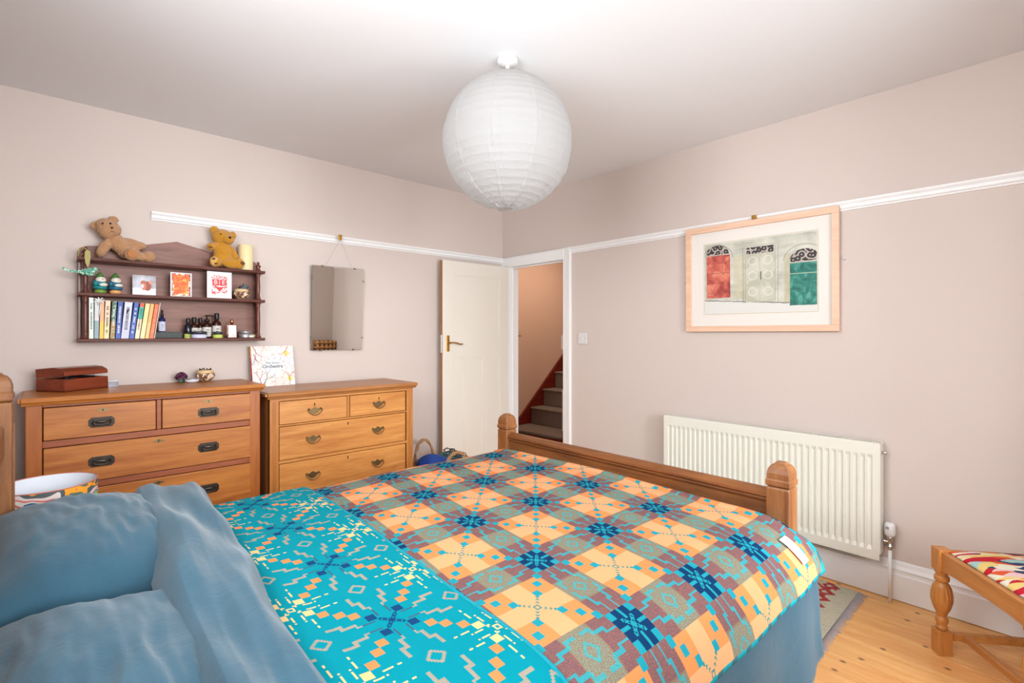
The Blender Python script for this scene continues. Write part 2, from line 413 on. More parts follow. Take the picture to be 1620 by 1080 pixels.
# ------------------------------------------------------------------ stairs
st = thing('staircase', 'grey carpeted stairs with red stained side board seen through the doorway', 'stairs', (0.9, .5, 0))
def L(bm):  # world->local of the stairs
    bmesh.ops.translate(bm, verts=bm.verts, vec=(-.9, -.5, 0)); return bm
G, R_ = .225, .2125
xs0 = 1.12
bm = NB()
tp = [(.93, .68), (.945, .50), (.965, .30), (.99, .16), (1.06, .11), (1.34, .11), (1.34, .998), (.90, .998), (.905, .86)]
prism(bm, tp, 'xy', .165, .205); obj('tread', L(bm), CARPET, st, bevel=.015, bseg=4, label='bottom bullnose tread')
bm = NB(); prism(bm, [(x_+.03 if x_ < 1.2 else x_, y_) for x_, y_ in tp], 'xy', 0.0, .165); obj('riser', L(bm), REDW, st, bevel=.003, label='red stained bottom riser')
for k in range(1, 7):
    x_ = xs0+G*k; z_ = .20+R_*k
    bm = NB(); prism(bm, [(x_-.01, z_-R_+.002), (x_-.01, z_-.03), (x_-.028, z_-.02), (x_-.028, z_-.006), (x_-.02, z_), (x_+G+.0, z_), (x_+G+.0, z_-R_+.002)], 'xz', .20, .965)
    obj('step', L(bm), CARPET, st, bevel=.006)
bm = NB(); s_ = R_/G
prism(bm, [(.92, .0), (.92, .14), (1.12, .27), (1.12+1.75, .27+1.75*s_), (3.05, 2.05), (3.05, 0)], 'xz', .966, .998); obj('side_board', L(bm), REDW, st, bevel=.003, label='red stained wall string')
bm = NB(); box(bm, 1.145, 1.245, .22-.02, .22+.05, .23, .70); L(bm); obj('newel_post', bm, WHITE, st, bevel=.004, label='white square newel base')
bm = NB(); lathe(bm, [(.03, .70), (.036, .72), (.022, .76), (.03, .9), (.026, 1.05), (.036, 1.12), (.03, 1.15)], (1.195, .235, 0), 16)
box(bm, 1.145, 1.245, .185, .285, 1.16, 1.32); lathe(bm, [(.05, 1.32), (.055, 1.335), (.03, 1.35), (.045, 1.38), (.04, 1.42), (.01, 1.44)], (1.195, .235, 0), 16)
obj('newel_cap', L(bm), WHITE, st, label='white turned newel top')
bm = NB(); prism(bm, [(1.25, 1.12), (2.9, 1.12+1.65*s_), (2.9, 1.18+1.65*s_), (1.25, 1.18)], 'xz', .21, .26); obj('handrail', L(bm), WHITE, st, bevel=.006)
t = thing('light_switch', 'faint cream light switch on the landing wall beside the stairs', 'switch', (1.15, .994, 1.36))
bx('switch_plate', -.042, .042, -.004, .005, -.042, .042, HALLW, t, .003); bx('rocker', -.009, .009, -.008, -.0041, -.012, .012, HALLW, t, .001)

# ------------------------------------------------------------------ light switch beside the door
t = thing('light_switch', 'white square light switch on the wall right of the doorway', 'switch', (0, -.980, 1.30))
bx('switch_plate', -.009, -.0005, -.044, .044, -.044, .044, PLASTIC, t, .003); bx('rocker', -.013, -.0092, -.006, .006, -.010, .010, PLASTIC, t, .001)
for sy in (-.030, .030):
    bm = NB(); lathe(bm, [(.0028, 0), (.002, .001)], (0, 0, 0), 8, Matrix.Translation((-.0092, sy, 0)) @ Matrix.Rotation(-PI/2, 4, 'Y')); obj('screw', bm, CHROME, t)

# ------------------------------------------------------------------ radiator
rad = thing('radiator', 'cream corrugated panel radiator low on the wall under the picture', 'radiator', (0, -2.36, 0))
ya, yb = .598, -.598; zb, zt = .205, .786
nr = 36; pts = []
bm = NB(); n_ = nr; per = (ya-yb-.05)/n_
def rcol(y, d0, z0r, z1r):
    return
# front sheet: flat border with pressed flutes
ys = [ya, ya-.025]; ds = [0, 0]
for k in range(n_):
    s = ya-.025-per*k
    for a, d in ((.12, 0), (.26, -.009), (.74, -.009), (.88, 0)):
        ys.append(s-per*a); ds.append(d)
ys.append(yb); ds.append(0)
rows = [(zb, 0), (zb+.045, 0), (zb+.065, 1), (zt-.075, 1), (zt-.055, 0), (zt, 0)]
vv = [[bm.verts.new((-.100+(-d*k), y, z)) for y, d in zip(ys, ds)] for z, k in rows]
for a, b in zip(vv, vv[1:]):
    for i in range(len(ys)-1): bm.faces.new((a[i], a[i+1], b[i+1], b[i]))
obj('front_panel', bm, RADW, rad, solid=.0)
bm = NB(); box(bm, -.0995, -.088, yb+.002, ya-.002, zb-.003, zb+.006); box(bm, -.0995, -.088, yb+.002, ya-.002, zt-.008, zt+.001)
box(bm, -.0995, -.088, yb, yb+.01, zb, zt); box(bm, -.0995, -.088, ya-.01, ya, zb, zt); obj('panel_rim', bm, RADW, rad, bevel=.003)
bx('rear_panel', -.045, -.035, yb+.01, ya-.01, zb+.01, zt-.01, RADW, rad, .004)
bx('side_cover', -.098, -.030, yb-.004, yb+.002, zb+.03, zt+.002, RADW, rad, .001)
bx('side_cover', -.098, -.030, ya-.002, ya+.004, zb+.03, zt+.002, RADW, rad, .001)
gr = bx('top_grille', -.097, -.094, yb, ya, zt, zt+.004, RADW, rad, 0); bm = NB(); box(bm, -.036, -.033, yb, ya, zt, zt+.004)
for k in range(96):
    y = yb+.01+k*(ya-yb-.02)/95; box(bm, -.094, -.036, y-.0035, y+.0035, zt+.001, zt+.004)
obj('grille_bars', bm, RADW, gr)['kind'] = 'stuff'
bx('wall_bracket', -.030, 0, ya-.12, ya-.09, zb+.05, zt-.05, RADW, rad, 0); bx('wall_bracket', -.030, 0, yb+.09, yb+.12, zb+.05, zt-.05, RADW, rad, 0)
bm = NB(); lathe(bm, [(.008, 0), (.008, .018), (.004, .02)], (0, 0, 0), 6, Matrix.Translation((-.065, yb-.004, zt-.045)) @ Matrix.Rotation(PI/2, 4, 'X')); obj('bleed_valve', bm, CHROME, rad)
vy = yb-.037
bm = NB(); lathe(bm, [(.0075, 0.0), (.0075, .262)], (-.065, vy, .002), 12); obj('pipe', bm, WHITE, rad)
bm = NB(); lathe(bm, [(.011, .262), (.013, .268), (.013, .285), (.009, .287), (.009, .31), (.013, .312), (.013, .325), (.010, .33)], (-.065, vy, 0), 12)
tube(bm, [(-.065, vy, .30), (-.065, yb+.006, .30)], .009, 10); vb = obj('valve_body', bm, CHROME, rad, label='chrome radiator valve')
bm = NB(); lathe(bm, [(.014, .33), (.022, .338), (.024, .36), (.023, .385), (.018, .396), (.004, .398)], (-.065, vy, 0), 20, flute=(.34, .38, .0015)); hd = obj('valve_head', bm, PLASTIC, rad, label='white thermostatic head')
bm = NB()
for k in range(3): box(bm, -.0895, -.088, vy+.001+k*.005, vy+.003+k*.005, .368, .38)
obj('valve_marks', bm, BLACK, hd)
bx('backing_plate', -.030, -.026, yb-.05, yb-.002, .262, .345, flat('grey_plate', rgb(170, 150, 136), .6), rad, .001)

# ------------------------------------------------------------------ paper lantern
PAPER = Ctx('rice_paper', .9, 0, .1); n = PAPER.noise(8, 4, PAPER.mapped((1, 1, 3)))
PAPER.col(PAPER.mix(n, rgb(166, 165, 164), rgb(174, 174, 174)))
PAPER.b.inputs['Subsurface Weight'].default_value = 0
PAPER.bump(PAPER.noise(26, 4, None, .6, 1.5), .6, .01)
nt = PAPER.nt; tl = nt.nodes.new('ShaderNodeBsdfTranslucent'); tl.inputs[0].default_value = rgb(240, 238, 236); mxn = nt.nodes.new('ShaderNodeMixShader'); mxn.inputs[0].default_value = .5
nt.links.new(PAPER.b.outputs[0], mxn.inputs[1]); nt.links.new(tl.outputs[0], mxn.inputs[2]); nt.links.new(mxn.outputs[0], nt.nodes['Material Output'].inputs[0]); PAPER = PAPER.m
lamp = thing('paper_lantern', 'large round white paper lantern pendant hanging from the ceiling', 'pendant lamp', (-1.628, -1.882, H))
bm = NB(); lathe(bm, [(.046, 0), (.046, -.018), (.042, -.026), (.02, -.032), (.008, -.034)], (0,0,0), 32); obj('ceiling_rose', bm, PLASTIC, lamp)
RL = .290; zc = 2.200-H
def lant(a, b):
    ph = 2*PI*a; th = .10+(PI-.10-.09)*b
    nrib = 26; f = (b*nrib) % 1.0
    r = RL*(1-.009*math.sin(PI*f)**.8)
    g = abs(((a*10) % 1.0)-.5)*2
    r *= (1+.010*max(0, (g-.90)/.10))
    wr = mnoise.noise(Vector((math.cos(ph)*4, math.sin(ph)*4, b*16)))*.0012+mnoise.noise(Vector((math.cos(ph)*14, math.sin(ph)*14, b*40)))*.0005
    r += wr*(.4+1.6*b)*(1+2*(g > .7))
    return (r*math.sin(th)*math.cos(ph), r*math.sin(th)*math.sin(ph), zc+1.03*r*math.cos(th))
sh = obj('paper_shade', grid_mesh('paper_shade', 361, 261, lant), PAPER, lamp)
sh.data.validate()
bm = NB(); tube(bm, [(0, 0, -.03), (0, 0, zc+RL-.02)], .0035, 8); obj('cord', bm, PLASTIC, lamp)
bm = NB(); lathe(bm, [(.008, -.045), (.010, -.04), (.008, -.032)], (0,0,0), 12); obj('cord_grip', bm, PLASTIC, lamp)
bm = NB(); lathe(bm, [(.018, 0), (.018, -.06), (.014, -.062)], (0, 0, zc+RL-.02), 16); obj('bulb_holder', bm, PLASTIC, lamp)
bm = NB(); ell(bm, (0, 0, zc+RL-.12), (.03, .03, .045)); obj('bulb', bm, PLASTIC, lamp)
WIRE = flat('white_wire', rgb(225, 225, 222), .4)
bm = NB()
rt = RL*math.sin(.10); tube(bm, [(rt*math.cos(a*PI/12), rt*math.sin(a*PI/12), zc+1.03*RL*math.cos(.10)) for a in range(24)], .002, 6, True); tube(bm, [(-rt, 0, zc+RL*1.02), (0, 0, zc+RL*1.0), (rt, 0, zc+RL*1.02)], .0015, 6); obj('wire_ring', bm, WIRE, lamp)

# ------------------------------------------------------------------ chests of drawers
def bail_oct(parent, x, z, y):
    M = Matrix.Translation((x, y, z))
    o8 = lambda a, b, c: [(-a, -b+c), (-a, b-c), (-a+c, b), (a-c, b), (a, b-c), (a, -b+c), (a-c, -b), (-a+c, -b)]
    bm = NB(); prism(bm, o8(.049, .024, .012), 'xz', -.003, 0); prism(bm, o8(.041, .0185, .009), 'xz', -.006, -.003); bm.transform(M)
    pl = obj('handle_plate', bm, DARKBRASS, parent, bevel=.001, label='octagonal dark brass handle')
    bm = NB(); pts = [(-.030, -.008, .007), (-.034, -.014, .000), (-.028, -.017, -.011), (0, -.018, -.014), (.028, -.017, -.011), (.034, -.014, .0), (.030, -.008, .007)]
    tube(bm, pts, .0035, 8); ell(bm, (-.030, -.008, .008), (.005, .005, .005), seg=8, ring=6); ell(bm, (.030, -.008, .008), (.005, .005, .005), seg=8, ring=6)
    ell(bm, (0, -.006, .001), (.026, .005, .008), seg=12, ring=8); bm.transform(M); obj('bail', bm, DARKBRASS, pl)
def escut(parent, x, z, y, m=OLDBRASS):
    bm = NB(); pp = []
    for k in range(24):
        a = 2*PI*k/24; r = 1+.22*math.cos(4*a); pp.append((.022*math.cos(a)*r, .008*math.sin(a)*r))
    prism(bm, pp, 'xz', -.0015, 0); bm.transform(Matrix.Translation((x, y, z))); e = obj('escutcheon', bm, m, parent)
    bm = NB(); prism(bm, [(-.002, -.004), (.002, -.004), (.0025, .003), (0, .0055), (-.0025, .003)], 'xz', -.0025, -.0016); bm.transform(Matrix.Translation((x, y, z))); obj('keyhole', bm, KEYH, e)
def swan(parent, x, z, y):
    pp = [(-.046, .016), (-.040, .022), (-.030, .014), (-.016, .016), (-.008, .024), (0, .027), (.008, .024), (.016, .016), (.030, .014), (.040, .022), (.046, .016),
          (.040, .004), (.030, -.002), (.020, -.014), (.010, -.019), (0, -.022), (-.010, -.019), (-.020, -.014), (-.030, -.002), (-.040, .004)]
    bm = NB(); prism(bm, [(a*.92, b*.9) for a, b in pp], 'xz', -.0025, 0); bm.transform(Matrix.Translation((x, y, z)))
    pl = obj('handle_plate', bm, OLDBRASS, parent, bevel=.0008, label='pierced swan-neck brass handle')
    bm = NB(); pts = [(-.036, -.006, .014), (-.042, -.014, .006), (-.034, -.018, -.008), (-.018, -.019, -.020), (0, -.019, -.025), (.018, -.019, -.020), (.034, -.018, -.008), (.042, -.014, .006), (.036, -.006, .014)]
    tube(bm, pts, .0028, 8); ell(bm, (-.036, -.005, .014), (.006, .006, .006), seg=8, ring=6); ell(bm, (.036, -.005, .014), (.006, .006, .006), seg=8, ring=6)
    bm.transform(Matrix.Translation((x, y, z))); obj('bail', bm, OLDBRASS, pl)
def keyhole(parent, x, z, y):
    bm = NB(); prism(bm, [(-.0022, -.009), (.0022, -.009), (.003, .002), (.004, .006), (0, .010), (-.004, .006), (-.003, .002)], 'xz', -.0008, 0); bm.transform(Matrix.Translation((x, y, z))); obj('keyhole', bm, KEYH, parent)

def chest(name, label, loc, W, D, ztop, tth, drawers, mats, stile, panel_in, topov, style):
    """local: x 0..W, y 0 (front) .. D (back)"""
    mx_, mz_, mr_, mt_ = mats
    t = thing(name, label, 'chest of drawers', loc)
    bm = NB(); box(bm, 0, .02, .01, D, .06, ztop-tth); box(bm, W-.02, W, .01, D, .06, ztop-tth); box(bm, .02, W-.02, D-.012, D, .06, ztop-tth)
    obj('carcass', bm, mz_, t, bevel=.002)
    # top with moulded edge
    bm = NB(); prism(bm, [(-topov*.55, ztop-tth-.012), (-topov*.75, ztop-tth), (-topov, ztop-tth+.004), (-topov*1.02, ztop-tth*.45), (-topov*.86, ztop-.003), (-topov*.7, ztop), (D, ztop), (D, ztop-tth), (0, ztop-tth), (0, ztop-tth-.012)], 'yz', -topov*.55, W+topov*.55)
    obj('top', bm, mt_, t, bevel=.003)
    bx('top_edge', -topov, -topov*.55, -topov*.6, D, ztop-tth+.003, ztop-.004, mt_, t, .003); bx('top_edge', W+topov*.55, W+topov, -topov*.6, D, ztop-tth+.003, ztop-.004, mt_, t, .003)
    # front stiles
    for s0, s1 in ((0, stile), (W-stile, W)):
        bm = NB(); box(bm, s0, s1, 0, .03, .06, ztop-tth)
        if style == 'ash':
            cx = (s0+s1)/2
            for k in (-1, 0, 1): box(bm, cx+k*.008-.0025, cx+k*.008+.0025, -.003, .0, .10, ztop-tth-.03)
        obj('stile', bm, mz_, t, bevel=.003)
    # rails: every horizontal strip between drawers
    zs = sorted({d[2] for d in drawers}|{d[3] for d in drawers}, reverse=True)
    edges = []
    cur = ztop-tth
    rowz = sorted({(d[2], d[3]) for d in drawers}, key=lambda q: -q[1])
    for (a, b) in rowz:
        edges.append((b, cur)); cur = a
    edges.append((.06, cur))
    for a, b in edges:
        bm = NB(); box(bm, stile, W-stile, .0, .03, a+.0015, b-.0015); obj('rail', bm, mr_, t, bevel=.002)
    top = [d for d in drawers if d[1]-d[0] < .5*W]
    if len(top) == 2: bx('divider', top[0][1]+.002, top[1][0]-.002, 0, .03, top[0][2], top[0][3], mz_ if style == 'ash' else mr_, t, .002)
    for d in drawers:
        x0, x1, a, b, hs, kz = d
        dr = bx('drawer', x0+.0015, x1-.0015, -.004, .25, a+.002, b-.002, mx_, t, .0025)
        zc_ = (a+b)/2
        for hx, hz in hs:
            (bail_oct if style == 'walnut' else swan)(dr, hx, hz, -.0041)
        (escut if style == 'walnut' else keyhole)(dr, (x0+x1)/2, kz, -.0041)
    # plinth and feet
    bx('plinth', .0, W, .0, .03, .0, .06, mr_, t, .002)
    bx('rear_foot', 0, .04, D-.06, D, 0, .06, mz_, t, 0); bx('rear_foot', W-.04, W, D-.06, D, 0, .06, mz_, t, 0)
    return t
F1 = -.475
X1 = -3.233
def lx(x): return x-X1
d1 = [(lx(-3.176), lx(-2.757), .853, 1.003, [(lx(-2.971), .918)], .975), (lx(-2.733), lx(-2.318), .853, 1.003, [(lx(-2.526), .918)], .975),
      (lx(-3.176), lx(-2.318), .641, .820, [(lx(-2.971), .731), (lx(-2.526), .731)], .795),
      (lx(-3.176), lx(-2.318), .405, .610, [(lx(-2.971), .507), (lx(-2.526), .507)], .584),
      (lx(-3.176), lx(-2.318), .10, .375, [(lx(-2.971), .25), (lx(-2.526), .25)], .345)]
chest('chest_of_drawers', 'wider reddish walnut chest of drawers with dark octagonal handles under the wall shelf', (X1, F1, 0), .965, .440, 1.052, .024, d1,
      (WALNUT_X, WALNUT_Z, WALNUT_D, WALNUT_X), .055, 0, .026, 'walnut')
X2 = -2.216
def l2(x): return x-X2
d2 = [(l2(-2.165), l2(-1.751), .802, .940, [(l2(-1.958), .866)], .905), (l2(-1.731), l2(-1.325), .802, .940, [(l2(-1.530), .866)], .905),
      (l2(-2.165), l2(-1.325), .593, .790, [(l2(-1.969), .695), (l2(-1.537), .695)], .763),
      (l2(-2.165), l2(-1.325), .350, .572, [(l2(-1.971), .475), (l2(-1.540), .475)], .545),
      (l2(-2.165), l2(-1.325), .09, .330, [(l2(-1.971), .21), (l2(-1.540), .21)], .30)]
chest('chest_of_drawers', 'golden ash chest of drawers with swan-neck brass handles beside the open door', (X2, F1, 0), .952, .440, .996, .026, d2,
      (ASH_X, ASH_Z, ASH_X, ASH_TOP), .050, 0, .030, 'ash')

# ------------------------------------------------------------------ things on the chests
CT1, CT2 = 1.0525, .9965
t = thing('writing_box', 'mahogany sloping box with its lid ajar on the reddish chest', 'box', (-3.10, -.285, CT1), math.radians(38))
# local x along front right face, y away
def frame_box(bm, x0, x1, y0, y1, z0, z1, th=.008):
    box(bm, x0, x1, y0, y0+th, z0, z1); box(bm, x0, x1, y1-th, y1, z0, z1); box(bm, x0, x0+th, y0+th, y1-th, z0, z1); box(bm, x1-th, x1, y0+th, y1-th, z0, z1); box(bm, x0, x1, y0, y1, z0, z0+th)
bm = NB(); frame_box(bm, 0, .22, 0, .17, 0, .062); obj('box_body', bm, BOXW, t, bevel=.001)
bm = NB(); M = Matrix.Translation((0, .17, .064)) @ Matrix.Rotation(math.radians(-5), 4, 'X') @ Matrix.Translation((0, -.17, 0))
prism(bm, [(0, 0), (0, .020), (.03, .038), (.07, .046), (.17, .046), (.17, 0)], 'yz', 0, .22); bm.transform(M); obj('lid', bm, BOXW, t, bevel=.0015)
bm = NB(); tube(bm, [(.03, .04, .06), (.09, .06, .073), (.19, .05, .062)], .005, 8); tube(bm, [(.05, .03, .062), (.13, .08, .075)], .006, 8); obj('contents', bm, BLACK, t, label='dark bits showing under the lid')
bm = NB(); lathe(bm, [(.004, 0), (.003, .0015)], (0,0,0), 10, Matrix.Translation((-.0001, .085, .045)) @ Matrix.Rotation(-PI/2, 4, 'Y')); obj('keyhole', bm, BRASS, t)
t = thing('trinket_box', 'tiny clear glass box beside the mahogany box', 'box', (-2.905, -.12, CT1), .1)
bm = NB(); frame_box(bm, -.022, .022, -.015, .015, 0, .03, .003); obj('glass_body', bm, glassy('clear_glass', rgb(215, 215, 225)), t)
bm = NB(); box(bm, -.023, .023, -.016, .016, .0305, .034); obj('lid', bm, STEEL, t, bevel=.001)
SHELL = Ctx('brown_shell', .35); n = SHELL.noise(28, 5, None, .6, 2.5); SHELL.col(SHELL.ramp(n, [(.42, rgb(90, 56, 40)), (.5, rgb(170, 124, 90)), (.56, rgb(232, 212, 184))])); SHELL = SHELL.m
CREAM = flat('cream_ceramic', rgb(226, 196, 150), .4, var=.08)
def shell_pot(name, label, loc, s, group=None):
    t = thing(name, label, 'pot', loc)
    bm = NB(); lathe(bm, [(.018*s, 0), (.038*s, .01*s), (.05*s, .03*s), (.048*s, .042*s), (.040*s, .05*s)], (0,0,0), 28); obj('pot_body', bm, SHELL, t)
    bm = NB(); lathe(bm, [(.042*s, .046*s), (.043*s, .056*s), (.036*s, .066*s), (.033*s, .066*s), (.034*s, .05*s)], (0,0,0), 28); obj('pot_rim', bm, CREAM, t)
    return t
sp = shell_pot('shell_pot', 'brown mottled shell pot with cream rim on the reddish chest', (-2.468, -.10, CT1), 1.05)
bm = NB()
for k in range(4):
    a = k*1.6; tube(bm, [(.01*math.cos(a), .01*math.sin(a), .055), (.03*math.cos(a), .03*math.sin(a), .078), (.035*math.cos(a+.4), .035*math.sin(a+.4), .07)], .003, 6)
obj('trinkets', bm, flat('dark_trinket', rgb(70, 60, 50), .5, .5), sp)
t = thing('glass_dish', 'small round white and glass dish in front of the dark flower', 'dish', (-2.54, -.125, CT1))
bm = NB(); lathe(bm, [(.020, 0), (.034, .006), (.038, .018), (.036, .018), (.032, .008), (.0, .006)], (0,0,0), 28); obj('dish_body', bm, flat('white_china', rgb(226, 228, 236), .15), t)
bm = NB(); lathe(bm, [(.038, .0185), (.039, .022), (.02, .026), (.002, .027)], (0,0,0), 28); obj('dish_lid', bm, STEEL, t)
t = thing('hair_flower', 'dark purple and black fabric flower clip lying on the reddish chest', 'hair clip', (-2.585, -.075, CT1))
DKF = flat('black_green_fabric', rgb(34, 40, 44), .7, var=.3); PUR = flat('plum_fabric', rgb(110, 56, 84), .6, var=.3)
for k in range(9):
    a = k*.72; rad_ = .028; c = (math.cos(a)*.018, math.sin(a)*.012, .030+.008*(k % 3))
    bm = NB(); ell(bm, c, (.022, .014, .006), Matrix.Rotation(a, 3, 'Z') @ Matrix.Rotation(.7, 3, 'Y'), 12, 8, .003, 80); obj('petal', bm, DKF if k < 4 else PUR, t)
bm = NB(); box(bm, -.014, .014, -.011, .011, 0, .026); obj('clip', bm, flat('green_plastic', rgb(20, 90, 60), .3), t, bevel=.004)

# the picture book on the second chest
COVER = Ctx('story_book_cover', .35); X_, Y_, Z_ = COVER.xyz()
vn = COVER.noise(9, 3); v2 = COVER.noise(60, 2, None, .5, 1)
base = COVER.ramp(vn, [(.35, rgb(216, 222, 226)), (.5, rgb(240, 234, 226)), (.62, rgb(246, 222, 214))])
base = COVER.mix((v2 > .60)*.55, base, rgb(196, 140, 120))
dc = ((X_-.131)*(X_-.131)+(Z_-.125)*(Z_-.125)*1.35).sq()
base = COVER.mix((dc < .062), base, rgb(232, 236, 240))
yb_ = (((X_-.222)*(X_-.222)+(Z_-.215)*(Z_-.215)).sq() < .018); base = COVER.mix(yb_*.8, base, rgb(240, 214, 90))
yb_ = (((X_-.238)*(X_-.238)+(Z_-.045)*(Z_-.045)).sq() < .016); base = COVER.mix(yb_*.8, base, rgb(240, 214, 90)); COVER.col(base); COVER = COVER.m
SPINE = Ctx('story_book_spine', .4); _, _, Z_ = SPINE.xyz(); n = SPINE.noise(90, 2); c = SPINE.mix((Z_ > .19), rgb(180, 48, 44), rgb(210, 140, 50)); SPINE.col(SPINE.mix((n > .62)*.7, c, rgb(240, 220, 170))); SPINE = SPINE.m
t = thing('picture_book', 'square pale picture book with coral branches leaning on the wall over the two chests', 'book', (-2.208, -.100, CT2), math.radians(2))
t.rotation_euler = (math.radians(-10), 0, math.radians(3))
bm = NB(); box(bm, .006, .267, 0, .012, 0, .262); obj('page_block', bm, flat('pages', rgb(228, 222, 210), .8), t)
bm = NB(); box(bm, .004, .270, -.0035, -.0002, -.0, .265); cv = obj('cover', bm, COVER, t, bevel=.0008)
bm = NB(); box(bm, .004, .270, .0125, .0155, -.0, .265); obj('back_cover', bm, COVER, t)
bm = NB(); box(bm, -.001, .0035, -.0035, .0155, 0, .265); obj('spine', bm, SPINE, t, bevel=.001)
INK = flat('ink_grey', rgb(70, 66, 80), .6); PINKI = flat('ink_pink', rgb(190, 84, 110), .6); INKT = flat('ink_brown', rgb(150, 100, 80), .6); PEACH = flat('ink_peach', rgb(220, 140, 110), .6)
def branch(bm, p, a, l, d, y=-.0042):
    q = (p[0]+l*math.cos(a), p[1]+l*math.sin(a))
    r = .0004+.0005*d
    tube(bm, [(p[0], y, p[1]), ((p[0]+q[0])/2+l*.06, y, (p[1]+q[1])/2), (q[0], y, q[1])], r, 4)
    if d > 0:
        for da in (-.55, .45):
            branch(bm, q, a+da+random.uniform(-.15, .15), l*.72, d-1, y)
for (px, pz, a, l, m_) in ((.015, .262, -1.15, .045, PINKI), (.055, .004, 1.75, .045, PINKI), (.06, .004, 1.0, .05, INK), (.235, .262, -2.0, .035, PEACH), (.235, .004, 1.6, .05, INKT), (.018, .21, -1.3, .03, PINKI)):
    bm = NB(); branch(bm, (px, pz), a, l, 3); 
    for v in bm.verts:
        v.co.x = min(max(v.co.x, .006), .268); v.co.z = min(max(v.co.z, .002), .263); v.co.y = max(v.co.y, -.0046)
    obj('printed_branch', bm, m_, t)
text('lettering', 'The Story', .022, (.131, -.0042, .152), (PI/2, .0, 0), INK, t)
text('lettering', 'Orchestra', .031, (.131, -.0042, .129), (PI/2, .0, 0), INK, t, bold=.0004)

# ------------------------------------------------------------------ mirror on the shelf wall
t = thing('wall_mirror', 'frameless rectangular mirror hanging on a chain between shelf and open door', 'mirror', (-1.62, -.010, 1.22))
t.rotation_euler = (math.radians(2.4), 0, 0)
bm = NB(); box(bm, -.187, .187, -.012, -.006, .002, .598); obj('mirror_back', bm, KEYH, t)
bm = NB(); box(bm, -.19, .19, -.018, -.0121, 0, .600); obj('mirror_glass', bm, MIRROR, t, bevel=.004, bseg=1)
for (a, b) in ((-.12, .598), (.12, .598), (-.12, .002), (.12, .002)):
    bx('clip', a-.006, a+.006, -.0205, -.006, b-.006, b+.006, OLDBRASS, t, .001)
for (a, b) in ((-.188, .09), (-.188, .51), (.188, .09), (.188, .51)):
    bx('clip', a-.005, a+.005, -.0205, -.006, b-.006, b+.006, OLDBRASS, t, .001)
hk = NB(); box(hk, -.010, .010, -.034, -.018, .792, .832); prism(hk, [(-.014, .83), (.014, .83), (.004, .79), (-.004, .79)], 'xz', -.036, -.030); hko = obj('rail_hook', hk, BRASS, t, bevel=.001)
def chain(bm, a, b, n=34):
    a = Vector(a); b = Vector(b)
    for k in range(n):
        p = a.lerp(b, (k+.5)/n); ell(bm, p, (.0022, .0016, .0026) if k % 2 else (.0016, .0022, .0026), seg=6, ring=4)
bm = NB(); chain(bm, (-.10, -.02, .60), (0, -.030, .795)); chain(bm, (.10, -.02, .60), (0, -.030, .795)); obj('chain', bm, STEEL, t)

# ------------------------------------------------------------------ wall shelf
SX0, SX1 = -3.050, -2.146
sh = thing('wall_shelf', 'dark mahogany three-tier wall shelf with turned columns above the chests', 'shelf', (-2.598, 0, 1.30))
def sl(bm): bmesh.ops.translate(bm, verts=bm.verts, vec=(2.598, 0, -1.30)); return bm
bm = NB(); half = [(-3.046, 1.31), (-3.046, 1.775), (-3.035, 1.800), (-3.005, 1.815), (-2.95, 1.818), (-2.80, 1.838), (-2.70, 1.862), (-2.598, 1.886)]
prism(bm, half+[(-5.196-x_, z_) for x_, z_ in half[::-1][1:]], 'xz', -.014, -.002); obj('back_board', sl(bm), MAHOG_B, sh, bevel=.001)
for z_ in (1.312, 1.553, 1.737):
    bm = NB(); yy = -.155
    prism(bm, [(-.0145, z_-.018), (yy+.012, z_-.018), (yy+.002, z_-.013), (yy+.004, z_-.009), (yy-.002, z_-.006), (yy, z_-.001), (yy+.006, z_), (-.0145, z_)], 'yz', SX0, SX1)
    obj('shelf_board', sl(bm), MAHOG_X, sh, bevel=.0015)
PR = [(.016, 0), (.016, .010), (.010, .014), (.014, .022), (.0095, .028), (.0115, .06), (.0125, .10), (.0105, .15), (.009, .162), (.014, .168), (.010, .174), (.015, .182), (.015, .190)]
def col_(x_, y_, z_, h):
    bm = NB(); lathe(bm, [(r, a*h/.19) for r, a in PR], (x_, y_, z_), 16); obj('column', sl(bm), MAHOG_Z, sh)
for x_ in (-3.018, -2.182):
    col_(x_, -.130, 1.3125, .2225); col_(x_, -.130, 1.5535, .1655)
    bm = NB(); lathe(bm, [(.014, 0), (.016, .008), (.008, .014), (.017, .024), (.015, .034), (.006, .038), (.009, .046), (.007, .054), (.001, .057)], (x_, -.130, 1.7375), 14); obj('finial', sl(bm), MAHOG_Z, sh)
bm = NB(); box(bm, -2.200, -2.190, -.12, -.0145, 1.3125, 1.535)
box(bm, -3.046, -3.034, -.05, -.0145, 1.3125, 1.535); box(bm, -3.046, -3.034, -.05, -.0145, 1.5535, 1.719)
bm.free()
for (x_, w_) in ((-3.040, .010), (-2.166, .010)):
    for (a, b) in ((1.3125, 1.5345), (1.5535, 1.7185)):
        bm = NB(); box(bm, x_-w_/2, x_+w_/2, -.075, -.0145, a, b); obj('side_panel', sl(bm), MAHOG_Z, sh, bevel=.001)

